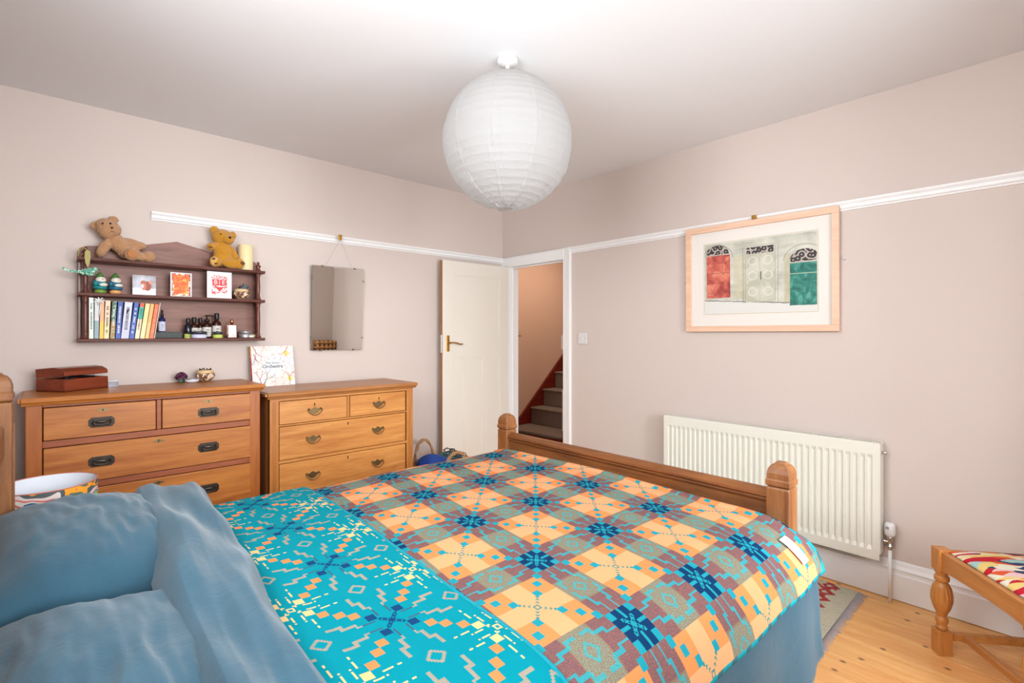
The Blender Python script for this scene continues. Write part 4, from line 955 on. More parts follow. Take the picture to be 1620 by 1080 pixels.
for a, b_ in ((.375, .382), (.685, .690), (.395, .400), (.66, .664), (.528, .531)): c = AQ.mix(rc(a, b_, .13, .90, .006)*.6, c, rgb(110, 112, 104))
c = AQ.mix(rc(.37, .70, .91, .915, .004)*.6, c, rgb(110, 112, 104))
for cu in (.465, .60):
    for cv in (.28, .50, .70):
        r_ = (((u-cu)*(u-cu)*2.2+(v-cv)*(v-cv)).sq()); c = AQ.mix(((r_-.055).ab() < .008)*.5, c, rgb(236, 234, 224))
c = AQ.mix(rc(.535, .542, .44, .55, .002), c, rgb(30, 30, 30))
AQ.col(c)
bm = NB(); box(bm, -.0186, -.0180, ly0, ly1, az0, az1); obj('painting', bm, AQ.m, t)
bx('glazing', -.0235, -.0225, -hw+f, hw-f, f, hh-f, GLASS, t, 0)
bx('rail_hook', -.040, -.010, -.012, .012, hh+.0, hh+.024, BRASS, t, .002)
for (yy, zz, lab) in ((-2.785, 1.742, 'small white hook on the wall right of the framed picture'), (-1.862, 1.68, 'tiny white hook on the wall left of the framed picture')):
    h = thing('wall_hook', lab, 'hook', (0, yy, zz))
    bm = NB(); lathe(bm, [(.009, 0), (.008, .003), (.003, .004), (.003, .012), (.006, .016), (.002, .018)], (0,0,0), 12, Matrix.Rotation(-PI/2, 4, 'Y')); obj('hook_body', bm, PLASTIC, h)
    if lab.startswith('tiny'): h.scale = (.6, .6, .6)

# ------------------------------------------------------------------ bed
PX = -1.180; PYA, PYB = -1.380, -2.880; HX = -3.275
bed = thing('bed', 'oak double bed with square capped foot posts and low footboard', 'bed', (-2.2, -2.13, 0))
def bl(bm): bmesh.ops.translate(bm, verts=bm.verts, vec=(2.2, 2.13, 0)); return bm
def sqstack(bm, x, y, prof):
    prev = None
    for h, z in prof:
        ring = [bm.verts.new((x+sx*h, y+sy*h, z)) for sx, sy in ((-1, -1), (1, -1), (1, 1), (-1, 1))]
        if prev:
            for k in range(4): bm.faces.new((prev[k], prev[(k+1) % 4], ring[(k+1) % 4], ring[k]))
        else: bm.faces.new(ring[::-1])
        prev = ring
    bm.faces.new(prev)
def post(x, y, ztop, h=.040):
    bm = NB(); sqstack(bm, x, y, [(h*.86, 0), (h, .05), (h, ztop-.092), (h*.93, ztop-.084)]); p = obj('post', bl(bm), OAK_Z, bed, bevel=.005, bseg=3)
    bm = NB(); sqstack(bm, x, y, [(h*.93, ztop-.083), (h*1.04, ztop-.078), (h*1.05, ztop-.062), (h*.96, ztop-.056), (h*.97, ztop-.052), (h*.96, ztop-.036), (h*.86, ztop-.020), (h*.68, ztop-.008), (h*.42, ztop-.001), (h*.40, ztop+.003)])
    obj('post_cap', bl(bm), OAK_Z, p, bevel=.003, bseg=2)
post(PX, PYA, .868); post(PX, PYB, .868); post(HX, PYA, 1.215, .042); post(HX, PYB, 1.215, .042)
yl, yr = PYB+.0405, PYA-.0405
bm = NB(); prism(bm, [(-1.205, .735), (-1.213, .742), (-1.213, .752), (-1.200, .760), (-1.185, .768), (-1.168, .766), (-1.158, .756), (-1.158, .742), (-1.164, .735)], 'xz', yl, yr); obj('foot_rail_cap', bl(bm), OAK_Y, bed)
bm = NB(); prism(bm, [(-1.200, .735), (-1.206, .728), (-1.200, .72), (-1.196, .716), (-1.196, .40), (-1.168, .40), (-1.168, .735)], 'xz', yl, yr); obj('footboard', bl(bm), OAK_Y, bed)
bm = NB(); box(bm, -1.195, -1.165, yl, yr, .12, .20); obj('foot_rail', bl(bm), OAK_Y, bed, bevel=.003)
for yy in (PYA, PYB):
    bm = NB(); box(bm, HX+.043, PX-.0405, yy-.012, yy+.012, .25, .38); obj('side_rail', bl(bm), wood('bed_oak_x', rgb(134, 76, 34), rgb(182, 116, 58), 'X', .42), bed, bevel=.003)
bm = NB(); box(bm, HX-.014, HX+.012, yl, yr, .30, .96); obj('headboard_panel', bl(bm), OAK_Y, bed, bevel=.003)
bm = NB(); box(bm, HX-.025, HX+.025, yl, yr, .9605, 1.06); obj('headboard_rail', bl(bm), OAK_Y, bed, bevel=.008)
# chamfered decoration on the head posts
for yy in (PYA, PYB):
    bm = NB()
    for a, b, c_, d_ in ((.014, .020, .5, 1.06), (-.020, -.014, .5, 1.06)): box(bm, HX+.0421, HX+.045, yy+a, yy+b, c_, d_)
    box(bm, HX+.0421, HX+.045, yy-.020, yy+.020, 1.06, 1.066); box(bm, HX-.020, HX+.020, yy-.045, yy-.0421, 1.06, 1.066)
    obj('post_beading', bl(bm), OAK_Z, bed)
TICK = flat('mattress_ticking', rgb(222, 216, 206), .9, var=.02)
bm = NB(); box(bm, -3.215, -1.215, -2.895, -1.365, .385, .605); tag(obj('mattress', bm, TICK, bevel=.04, bseg=4), 'white mattress lying in the oak bed under the duvet', 'mattress')
bm = NB()
for k in range(12):
    xx = -3.15+k*.17; box(bm, xx, xx+.07, PYB+.013, PYA-.013, .35, .368)
obj('slats', bl(bm), PINE, bed)['kind'] = 'stuff'

# cross-bed path (far side -> over the top -> near side)
CP = [(-1.318, .40), (-1.316, .50), (-1.322, .575), (-1.345, .628), (-1.395, .655), (-1.50, .667), (-1.8, .672), (-2.13, .674), (-2.45, .673), (-2.70, .670), (-2.83, .664), (-2.920, .638), (-2.970, .580), (-2.998, .50), (-3.010, .42), (-3.016, .33), (-3.026, .22)]
def catmull(P, n=14):
    out = []
    for i in range(len(P)-1):
        p0 = Vector(P[max(i-1, 0)]); p1 = Vector(P[i]); p2 = Vector(P[i+1]); p3 = Vector(P[min(i+2, len(P)-1)])
        for k in range(n):
            t = k/n; out.append(.5*((2*p1)+(-p0+p2)*t+(2*p0-5*p1+4*p2-p3)*t*t+(-p0+3*p1-3*p2+p3)*t**3))
    out.append(Vector(P[-1])); return out
PT = catmull(CP); SL = [0]
for a, b in zip(PT, PT[1:]): SL.append(SL[-1]+(b-a).length)
def path(s):
    """s in metres -> (y,z), normal"""
    s = max(0, min(s, SL[-1]-1e-6)); lo, hi = 0, len(SL)-1
    while hi-lo > 1:
        m = (lo+hi)//2
        if SL[m] <= s: lo = m
        else: hi = m
    t = (s-SL[lo])/(SL[hi]-SL[lo]); p = PT[lo].lerp(PT[hi], t); d = (PT[hi]-PT[lo]).normalized()
    return p, Vector((d.y, -d.x)) if False else Vector((-d.y, d.x))*-1
# arc position where y=-2.13 (top middle)
S_MID = min(range(len(PT)), key=lambda i: abs(PT[i].x+2.13)+(0 if .6 < PT[i].y else 9)); S_MID = SL[S_MID]
def s_of_y(y): return S_MID+(-2.13-y)
def fold_noise(x, s): 
    return mnoise.noise(Vector((x*1.7, s*1.7, 3)))*.010+mnoise.noise(Vector((x*5, s*4, 7)))*.003
def cloth_pt(x, s, off, droop=1):
    p, n = path(s); nz = n if n.y > 0 or abs(n.y) < .3 else -n
    # outward normal: up on top, -y on near side, +y on the far side
    out = Vector((-(1 if s > S_MID else -1)*abs(n.x), abs(n.y)))
    side = max(0, min(1, (.60-p.y)/.25))
    rip = side*.010*math.sin(x*17+2*mnoise.noise(Vector((x*3, 0, 0))))*(1 if s > S_MID else .6)
    d = off+fold_noise(x, s)*(1-side*.5)+rip
    return p.x+out.x*d, p.y+out.y*d
LINEN = Ctx('blue_linen', .9, 0, .15); n = LINEN.noise(3.5, 5, None, .65); fz = LINEN.noise(420, 2)
LINEN.col(LINEN.mix(n*.8+fz*.2, rgb(34, 68, 84), rgb(66, 102, 120))); LINEN.bump(LINEN.noise(9, 6, None, .65, .8)*.8+fz*.12, .35, .012); LINEN.b.inputs['Sheen Weight'].default_value = .25; LINEN = LINEN.m
def duv(a, b):
    s = b*SL[-1]; p, _ = path(s)
    side = max(0, min(1, (.62-p.y)/.10))*(1 if s > S_MID else 0)
    xe = -1.222+side*.075
    x = -2.96+(xe+2.96)*a
    y, z = cloth_pt(x, s, .0)
    e = max(0, (a-.93)/.07); z -= .035*e*e*(1-side)
    if side > .5 and a > .97: y += .03*((a-.97)/.03)**2
    if s > S_MID+1.0: z += .03*max(0, 1-a*3)*0+.012*math.sin(x*9)*max(0, (s-(SL[-1]-.1))/.1)
    return (x, y, z)
duvet = obj('duvet', grid_mesh('duvet', 180, 150, duv, flip=True), LINEN, solid=.012)
tag(duvet, 'crumpled blue linen duvet covering the bed under the patterned blanket', 'duvet')
# turned-down fold at the head
def hash_r(x, y): return mnoise.noise(Vector((x*6, y*2.2, 1)))
def foldf(a, b):
    s = .12+(SL[-1]-.12-.05)*b; p, _ = path(s); k = (-1.38-p.x)/1.2; k = max(-.05, min(k, 1.35))
    xr = -2.700-.085*k; xl = -2.955-.02*k
    prof = [(0, .014), (.03, .050), (.10, .088), (.22, .118), (.38, .140), (.55, .152), (.72, .150), (.86, .132), (.95, .100), (1.0, .060), (.97, .02)]
    f = a*(len(prof)-1); i = min(int(f), len(prof)-2); t = f-i; t = t*t*(3-2*t)*.3+t*.7
    q = prof[i][0]*(1-t)+prof[i+1][0]*t; h = prof[i][1]*(1-t)+prof[i+1][1]*t
    endw = min(1, max(0, (s-.05)/.30))
    h = h*(.40+.60*endw)+.004
    h += .016*math.sin(q*9+hash_r(0, p.x)*3)*min(1, a*4)*min(1, (1-a)*4)+.010*hash_r(q, p.x*2)
    x = xr+(xl-xr)*q+.012*mnoise.noise(Vector((q*2, p.x*3, 5)))
    y, z = cloth_pt(x, s, h)
    return (x, y, z)
fo = obj('turned_down_fold', grid_mesh('turned_down_fold', 90, 190, foldf), LINEN, duvet, solid=.010)

# pillows
def pillow(name, label, loc, hx, hy, hz, rot, seed):
    def top(sg):
        def f(a, b):
            u, v = a*2-1, b*2-1
            cu, cv = abs(u)**2.2, abs(v)**2.2
            th = ((1-cu)*(1-cv))
            th = max(th, 0)**.42
            pinch = 1-.07*(u*u*(1-v*v))*0-.05*(1-abs(u)*abs(v))*(max(abs(u), abs(v)) > .9)
            wr = mnoise.noise(Vector((u*2.0+seed, v*2.0, sg)))*.14+mnoise.noise(Vector((u*9+seed, v*3.5+u*2, sg)))*.07+abs(mnoise.noise(Vector((u*5+seed, v*2.2-u, sg+3))))*-.09
            e = max(abs(u), abs(v)); wr *= (1-e**6)
            z = sg*hz*th*(1+wr)
            k = 1-.045*(1-abs(v))*(abs(u)**3)*0
            sx = 1-.06*(1-v*v)*abs(u)**4*0
            x = u*hx*(1-.05*(1-v*v)); y = v*hy*(1-.04*(1-u*u))
            return (x, y, z)
        return f
    N = 80; me = grid_mesh(name, N, N, top(1)); bm = NB(); bm.from_mesh(me); me2 = grid_mesh(name+'b', N, N, top(-.8)); bm.from_mesh(me2)
    bmesh.ops.remove_doubles(bm, verts=bm.verts, dist=.0008); bpy.data.meshes.remove(me); bpy.data.meshes.remove(me2)
    o = obj(name, bm, LINEN, smooth=True); o.location = loc; o.rotation_euler = rot; tag(o, label, 'pillow', 'blue linen pillows')
    return o
pillow('pillow', 'plump blue linen pillow on the far side of the bed beside the lamp', (-3.055, -1.760, .725), .225, .345, .130, (math.radians(3), math.radians(8), math.radians(2)), 1.3)
pillow('pillow', 'blue linen pillow nearest the camera at the bottom left', (-3.075, -2.480, .700), .205, .375, .118, (math.radians(-1), math.radians(6), math.radians(-2)), 4.1)

# ---- Welsh tapestry blanket: double cloth pattern as maths
def tapestry(name, reverse, bx0, by0, uvmode=True):
    k = Ctx(name, .95, 0, .1); U_, W_, _ = k.xyz('UV')
    # UV = (x metres, s metres)
    r = W_; c_ = U_
    # weave wobble
    u = (c_+r*.095)/.3160; v = r/.3480
    cell = 24.0
    # snap to little steps for the stepped look of weaving
    def snap(t, q): return mth(k.nt, 'SNAP', t.v, q)+q/2
    uf = snap((u+100.5).fr(), 1/72)-.5; vf = snap((v+100.5).fr(), 1/72)-.5   # -.5...5, node (navy) at 0
    au = uf.ab(); av = vf.ab(); mx_ = au.mx(av); mn_ = au.mn(av)
    cu = .5-au; cv = .5-av           # distance from the orange centre
    dd = (au-av).ab()                # 0 on the diagonals
    diag = (au+av)*.5
    fz = k.noise(900, 2, k.tc.outputs['UV']); fzb = k.noise(330, 2, k.tc.outputs['UV'])
    if not reverse:
        orange, cream, teal, tealb, navy, brown = rgb(222, 132, 78), rgb(220, 158, 112), rgb(30, 140, 154), rgb(70, 130, 122), rgb(12, 50, 88), rgb(122, 82, 76)
    else:
        teal = rgb(0, 132, 146); orange, cream, navy, brown = rgb(222, 128, 76), rgb(216, 180, 124), rgb(16, 60, 102), rgb(128, 126, 120)
    inband = (mn_ < .175)
    cross = (mx_ < .147)
    sq = lambda d0, h: ((au-d0).ab() < h)*((av-d0).ab() < h)
    dots = (dd < .016)*((diag*38.0).fr() < .6)
    if not reverse:
        fh = k.noise(420, 2, k.tc.outputs['UV']); heather = k.mix((fh > .5), brown, rgb(96, 78, 92)); heather = k.mix((fh > .60), heather, rgb(168, 108, 76)); green = k.mix((fh > .5), rgb(112, 112, 96), rgb(142, 100, 78))
        # centre of the bands is greener
        along = mx_
        c = k.mix((along > .35)*inband, heather, green)
        lightst = ((cu < .10)+(cv < .10)) > .5
        og = k.mix(lightst, orange, cream); og = k.mix((cu+cv) < .20, og, cream); og = k.mix(fzb*.12, og, rgb(222, 122, 66))
        c = k.mix((mn_ > .175), c, og)
        # thin rays in the orange squares
        ray1 = ((cu-.045).ab() < .0075)*(cv > .05)*(cv < .33) ; ray2 = ((cv-.045).ab() < .0075)*(cu > .05)*(cu < .33)
        brk = ((mx_*15.0).fr() < .72)
        c = k.mix(ray1.mx(ray2)*brk*(mn_ > .17), c, tealb)
        c = k.mix((dots*(cu < .12))*(mn_ > .17), c, tealb)
        # line work along the bands
        ln1 = ((mn_-.045).ab() < .010)*(mx_ > .13)*(mx_ < .27); ln2 = ((mn_-.085).ab() < .010)*(mx_ > .25)*(mx_ < .38); ln3 = ((mn_-.125).ab() < .010)*(mx_ > .36)*(mx_ < .47)
        st = ((mx_-.26).ab() < .012)*(mn_ > .045)*(mn_ < .09); st2 = ((mx_-.37).ab() < .012)*(mn_ > .085)*(mn_ < .13)
        ring = ((((.5-mx_)+mn_)-.065).ab() < .012)
        ln = ln1.mx(ln2).mx(ln3).mx(st).mx(st2).mx(ring*(mn_ < .17))
        c = k.mix(ln*inband, c, k.mix((fz > .45), rgb(90, 150, 140), teal))
        # speckle in the greener part
        c = k.mix(inband*(mx_ > .36)*(fzb > .52)*.45, c, rgb(110, 168, 150))
        # navy crossing
        c = k.mix(cross, c, navy); c = k.mix(sq(.113, .034), c, teal)
        slit = (mn_ < .009)*(mx_ > .060)*cross; c = k.mix(slit, c, teal)
        c = k.mix(dots*cross*(diag < .075), c, teal)
        corner = (mx_ > .135)*(mx_ < .150)*(mn_ > .075)*inband; c = k.mix(corner*0.0, c, teal)
        for d0 in (.182, .272, .362): c = k.mix(sq(d0, .034), c, teal)
    else:
        c = k.mix(fzb*.25, teal, rgb(0, 120, 138))
        lo = lambda q, w, a, b: ((mn_-q).ab() < w)*(mx_ > a)*(mx_ < b)
        ln = lo(.045, .009, .10, .24).mx(lo(.085, .009, .22, .33)).mx(((((.5-mx_)+mn_)-.065).ab() < .010)*(mn_ < .17))
        ln = ln.mx(((mx_-.23).ab() < .010)*(mn_ > .045)*(mn_ < .09)).mx(lo(.125, .009, .31, .42)).mx(((mx_-.32).ab() < .010)*(mn_ > .085)*(mn_ < .13))
        c = k.mix(ln*((fz > .35)), c, k.mix((mx_ > .2), rgb(60, 80, 100), rgb(150, 140, 124)))
        cm = cu.mn(cv); cM = cu.mx(cv)
        ry = ((cm-.040).ab() < .0075)*(cM > .07)*(cM < .20); ry = ry.mx(((cm-.075).ab() < .0075)*(cM > .17)*(cM < .30))
        c = k.mix(ry*(((cM*11.0).fr()) < .8), c, cream)
        for d0, cc in ((.105, navy), (.190, orange), (.262, orange), (.345, orange)): c = k.mix(sq(d0, .034), c, cc)
        c = k.mix(sq(.410, .034), c, cream)
        c = k.mix(dots*(diag < .085), c, navy); c = k.mix((dd < .02)*((diag*38.0).fr() < .6)*(cu < .075), c, cream)
    k.b.inputs['Sheen Weight'].default_value = .0
    k.col(c); k.bump(fz, .25, .002)
    return k
# main face; border along the near hem and the foot corner
kb = tapestry('tapestry_face', False, 0, 0)
S0, S1 = .13, S_MID+.955
xb0, xb1 = -2.76, -1.200
nt = kb.nt; lnk = [l for l in nt.links if l.to_socket == kb.b.inputs['Base Color']][0]; basec = lnk.from_socket
U_, W_, _ = kb.xyz('UV'); ybase = s_of_y(-1.85)
hem = (W_ > (S1-ybase-.010)); foot = (U_ > (xb1+1.725-.018))*(W_ > (s_of_y(-2.50)-ybase))
c = kb.mix(hem.mx(foot), basec, kb.mix((W_*14.0+U_*14.0).fr() > .62, rgb(24, 150, 164), rgb(60, 104, 114))); kb.col(c); FACE = kb.m
REV = tapestry('tapestry_reverse', True, 0, 0).m
def blanket(a, b):
    s = S0+(S1-S0)*b; p, _ = path(s)
    side = max(0, min(1, (.64-p.y)/.10))*(1 if s > S_MID else 0)
    xe = xb1-.012+side*.062
    x = xb0+(xe-xb0)*a; y, z = cloth_pt(x, s, .016)
    e = max(0, (a-.955)/.045)*(1-side); z += .010*math.sin(e*PI)-.012*e*e
    return (x, y, z)
def buv(a, b):
    s = S0+(S1-S0)*b; x = xb0+(xb1-xb0)*a; return (x+1.725, s-ybase)
blk = obj('blanket', grid_mesh('blanket', 260, 230, blanket, buv, True), [FACE, REV], solid=.006)
blk.modifiers['s'].material_offset = 1
tag(blk, 'orange, brown and turquoise geometric woollen blanket spread over the bed', 'blanket')
F1S = S_MID+.94
def flapf(a, b):
    s = S0+(F1S-S0)*b; p, _ = path(s); k = max(0, min(1.3, (-1.38-p.x)/1.5))
    xe = -2.352-.062*k+.004*mnoise.noise(Vector((s*6, 0, 0))); x = -2.80+(xe+2.80)*a
    th = .016+.006+.010
    y, z = cloth_pt(x, s, th+.004*math.sin(min(1, (1-a)*12)*PI/2)-.0+.012*max(0, 1-a*4))
    return (x, y, z)
def fuv(a, b):
    s = S0+(F1S-S0)*b; p, _ = path(s); k = max(0, min(1.3, (-1.38-p.x)/1.5)); xe = -2.352-.062*k; x = -2.80+(xe+2.80)*a
    return (x+2.590-.095*(s-ybase), s-ybase-.020)
fl = obj('turned_back_flap', grid_mesh('turned_back_flap', 90, 230, flapf, fuv, True), REV, blk, solid=.008, label='turned-back flap showing the turquoise reverse')
# hem roll along the flap edge
bm = NB(); pts = []
for i in range(90):
    p = flapf(1.0, i/89); pts.append((p[0]-.004, p[1], p[2]-.003))
tube(bm, pts, .0065, 8); obj('flap_hem', bm, flat('turquoise_hem', rgb(10, 144, 160), .95, var=.12, nsc=40), blk)
# care label near the foot corner
CLAB = Ctx('woven_label', .7); X_, Y_, Z_ = CLAB.xyz('UV'); n = CLAB.noise(60, 2, CLAB.tc.outputs['UV']); CLAB.col(CLAB.mix((((Y_*9.0).fr() < .35)*(n > .45)*((X_-.5).ab() < .38))*.35, rgb(240, 242, 244), rgb(120, 150, 190))); CLAB = CLAB.m
def labf(a, b):
    s = s_of_y(-2.93)+.085*b; x = -1.368+.052*a+.045*b
    y, z = cloth_pt(x, s, .024); return (x, y, z)
obj('care_label', grid_mesh('care_label', 8, 14, labf, flip=True), CLAB, blk, solid=.001, label='white woven care label')

# ------------------------------------------------------------------ rug
RUG = Ctx('kilim', .95, 0, .1); X_, Y_, Z_ = RUG.xyz()
n = RUG.noise(60, 2); w1 = RUG.wave(1, 0)
c = RUG.mix(n, rgb(180, 172, 146), rgb(204, 198, 178))
# local: x 0 (left) .. , y 0 is fringed end; red zigzag band close to the fringe and along the wall edge
def zig(t, per): return ((t/per).fr()-.5).ab()*2
d1_ = (Y_-.085-zig(X_, .085)*.05).ab(); d2_ = (Y_-.145+zig(X_, .085)*.035).ab()
c = RUG.mix((d1_ < .018).mx(d2_ < .010), c, rgb(170, 60, 62)); d3_ = (X_+.05+zig(Y_, .07)*.03).ab(); c = RUG.mix((d3_ < .009)*(Y_ > .08), c, rgb(176, 66, 66))
c = RUG.mix((n > .58)*.3, c, rgb(120, 130, 120)); c = RUG.mix((Y_ > .19)*((X_*5.0).fr() < .4)*.5, c, rgb(136, 146, 124)); RUG.col(c); RUG.bump(RUG.noise(300, 2), .4, .003); RUG = RUG.m
rug = thing('rug', 'flat-woven kilim rug with red zigzags and grey fringe by the radiator', 'rug', (-.075, -2.865, .0))
bm = NB(); box(bm, -1.25, 0, 0, 1.6, .001, .007); obj('weave', bm, RUG, rug, bevel=.002)
FR = flat('grey_fringe', rgb(196, 188, 190), .9, var=.2, nsc=200)
bm = NB()
for k in range(240):
    x_ = -1.245+k*.0052; l = random.uniform(.026, .044); dx = random.uniform(-.006, .006)
    tube(bm, [(x_, 0, .004), (x_+dx*.5, -l*.5, .005), (x_+dx, -l, .002)], .0016, 4)
obj('fringe', bm, FR, rug)['kind'] = 'stuff'

# ------------------------------------------------------------------ dressing chair
FAB = Ctx('patchwork_tapestry', .9, 0, .15); vec = FAB.mapped((22, 9, 1)); nn_ = FAB.noise(4, 2)
ad = FAB.nt.nodes.new('ShaderNodeVectorMath'); ad.operation = 'ADD'; FAB.nt.links.new(FAB.tc.outputs['Object'], ad.inputs[0]); wn = FAB.nt.nodes.new('ShaderNodeTexNoise'); wn.inputs['Scale'].default_value = 5; FAB.nt.links.new(FAB.tc.outputs['Object'], wn.inputs[0])
sc_ = FAB.nt.nodes.new('ShaderNodeVectorMath'); sc_.operation = 'SCALE'; sc_.inputs['Scale'].default_value = .12; FAB.nt.links.new(wn.outputs['Color'], sc_.inputs[0]); FAB.nt.links.new(sc_.outputs[0], ad.inputs[1])
mp = FAB.nt.nodes.new('ShaderNodeMapping'); mp.inputs['Scale'].default_value = (40, 14, 4); mp.inputs['Rotation'].default_value = (0, 0, .5); FAB.nt.links.new(ad.outputs[0], mp.inputs[0])
cell = FAB.voro(1.0, mp.outputs[0], out='Color'); sp_ = FAB.nt.nodes.new('ShaderNodeSeparateColor'); FAB.nt.links.new(cell, sp_.inputs[0])
FAB.col(FAB.ramp(sp_.outputs[0], [(0, rgb(190, 36, 50)), (.16, rgb(226, 218, 196)), (.34, rgb(52, 66, 98)), (.46, rgb(160, 196, 190)), (.6, rgb(226, 196, 120)), (.74, rgb(214, 90, 50)), (.86, rgb(228, 190, 190))], 'CONSTANT')); FAB.bump(FAB.noise(400, 2), .3, .002); FAB = FAB.m
CH = .46; CB = .38
ch = thing('dressing_stool', 'low oak dressing stool with turned bulbous legs and colourful tapestry seat', 'stool', (-.392, -3.232, 0), math.radians(218.5))
hwid = .026
LP = [(.018, .100), (.021, .112), (.016, .120), (.022, .134), (.022, .148), (.014, .156), (.020, .170), (.031, .195), (.038, .225), (.0395, .245), (.035, .270), (.034, .276), (.026, .290), (.019, .300), (.026, .306), (.026, .322), (.018, .328), (.024, .338), (.026, .346)]
for (a, b) in ((0, 0), (CH, 0), (0, CB), (CH, CB)):
    bm = NB(); box(bm, a-hwid, a+hwid, b-hwid, b+hwid, 0, .100); lathe(bm, LP, (a, b, 0), 32, flute=(.244, .277, .0055)); box(bm, a-hwid, a+hwid, b-hwid, b+hwid, .347, .440)
    obj('leg', bm, CHAIRW, ch, bevel=.0025)
def arch_rail(L, plane, a, b):
    bm = NB(); x0, x1 = hwid+.0005, L-hwid-.0005; n_ = 16; lower = [(x0+(x1-x0)*i/n_, .350+.012*math.sin(PI*i/n_)**.6) for i in range(n_+1)]
    prism(bm, [(x0, .430), *lower, (x1, .430)], plane, a, b); return bm
for b in (-.002, CB+.002): obj('seat_rail', arch_rail(CH, 'xz', b-.014, b+.014), CHAIRX, ch, bevel=.002)
for a in (-.002, CH+.002): obj('seat_rail', arch_rail(CB, 'yz', a-.014, a+.014), CHAIRX, ch, bevel=.002)
for a in (0, CH): bx('stretcher', a-.011, a+.011, hwid+.0005, CB-hwid-.0005, .058, .088, CHAIRX, ch, .002)
bx('stretcher', .0115, CH-.0115, .075, .097, .060, .086, CHAIRX, ch, .002)
def seatf(a, b):
    u, v = a*2-1, b*2-1; h = (1-abs(u)**3.0)*(1-abs(v)**3.0)
    x = CH/2+u*(CH/2-.010); y = CB/2+v*(CB/2-.010); cl = .0
    dx = min(x, CH-x); dy = min(y, CB-y)
    if dx < hwid+.003 and dy < hwid+.003:      # the cushion is cut round the leg tops
        k = (hwid+.003-max(dx, dy)); 
        if dx > dy: x += (k if x < CH/2 else -k)
        else: y += (k if y < CB/2 else -k)
    return (x, y, .434+.026*h**.6)
obj('seat_cushion', grid_mesh('cushion', 46, 46, seatf), FAB, ch, solid=.006)
# corner cut: nothing, cushion stops inside the leg tops

# tall cabinet with kilim cushion in the corner behind the photographer (seen in the mirror)
t = thing('corner_cabinet', 'narrow dark cabinet in the corner behind the dressing stool', 'cabinet', (-.16, -3.852, 0))
bx('cabinet_body', -.130, .130, -.095, .095, .05, .72, MAHOG_Z, t, .003); bx('cabinet_top', -.138, .138, -.10, .10, .721, .745, MAHOG_X, t, .004)
bx('cabinet_plinth', -.126, .126, -.09, .09, 0, .049, MAHOG_X, t, .002); bx('cabinet_door', -.12, .12, .0955, .108, .07, .70, MAHOG_Z, t, .003)
KIL = Ctx('brown_kilim', .95); X_, Y_, Z_ = KIL.xyz(); z1_ = ((Z_*14.0).fr()); tri = (z1_ < (((X_*16.0).fr()-.5).ab()*1.8)); n = KIL.noise(30, 2)
c = KIL.mix(tri, rgb(92, 62, 44), rgb(206, 158, 100)); c = KIL.mix((n > .62), c, rgb(212, 128, 60)); KIL.col(c); KIL = KIL.m
bm = NB(); box(bm, -.15, .15, -.05, .05, 0, .17); bmesh.ops.subdivide_edges(bm, edges=bm.edges, cuts=5, use_grid_fill=True)
for v in bm.verts:
    e = 1-abs(v.co.x/.15)**3; f2 = 1-abs((v.co.z-.085)/.085)**4; v.co.y *= 1+.4*e*f2; v.co.z += .008*e*(1 if v.co.z > .085 else 0)
k_ = obj('kilim_cushion', bm, KIL, smooth=True); tag(k_, 'brown and orange kilim cushion reflected in the wall mirror', 'cushion'); k_.location = (-.165, -3.852, .746)

# ------------------------------------------------------------------ bedside table and lamp on the far side of the bed
t = thing('bedside_table', 'small oak bedside table hidden between bed and chest', 'bedside table', (-3.13, -1.07, 0))
bx('table_top', -.17, .17, -.17, .17, .50, .52, OAK_Y, t, .003)
for sx in (-1, 1):
    for sy in (-1, 1):
        bx('leg', sx*.145-.015, sx*.145+.015, sy*.145-.015, sy*.145+.015, 0, .4995, OAK_Z, t, .002)
LS = Ctx('landscape_print_shade', .8); X_, Y_, Z_ = LS.xyz('UV')
n = LS.noise(3, 1, LS.vec(X_*7.0, 0.0, 0.0)); n2 = LS.noise(5, 2, LS.vec(X_*6.0, Y_*2.0, 1.0))
tt = Y_*1.0+(LS.noise(1, 1, LS.vec(X_*10.0, Y_*4.0, 0.0))-.5)*1.1; tt = (tt*1.1+.15).fr()
LS.col(LS.ramp(tt, [(0, rgb(232, 214, 208)), (.14, rgb(84, 92, 92)), (.24, rgb(240, 158, 44)), (.33, rgb(96, 110, 96)), (.42, rgb(98, 44, 116)), (.52, rgb(88, 170, 130)), (.62, rgb(98, 44, 116)), (.70, rgb(160, 200, 90)), (.80, rgb(52, 108, 160)), (.86, rgb(236, 228, 216)), (.92, rgb(226, 110, 100))], 'CONSTANT')); LS = LS.m
LIN = flat('shade_lining', rgb(232, 236, 244), .8)
t = thing('table_lamp', 'drum table lamp with multicoloured landscape print shade behind the pillow', 'lamp', (-3.158, -1.195, .5205))
def shadef(a, b): 
    ph = 2*PI*a; return (.137*math.cos(ph), .137*math.sin(ph), .095+.205*b)
so = obj('lamp_shade', grid_mesh('lamp_shade', 73, 8, shadef), LS, t)
def shadei(a, b): 
    ph = -2*PI*a; return (.1345*math.cos(ph), .1345*math.sin(ph), .0955+.204*b)
obj('shade_lining', grid_mesh('shade_lining', 73, 8, shadei), LIN, so, label='white lining')
bm = NB(); tube(bm, [(.136*math.cos(k*PI/36), .136*math.sin(k*PI/36), .2995) for k in range(72)], .002, 6, True); obj('top_trim', bm, flat('coral_trim', rgb(214, 128, 110), .8, var=.2, nsc=60), so)
bm = NB(); lathe(bm, [(.06, 0), (.06, .01), (.02, .02), (.03, .05), (.045, .08), (.03, .12), (.012, .15), (.012, .20)], (0,0,0), 24); obj('lamp_base', bm, flat('lamp_ceramic', rgb(210, 205, 196), .3), t)
bm = NB()
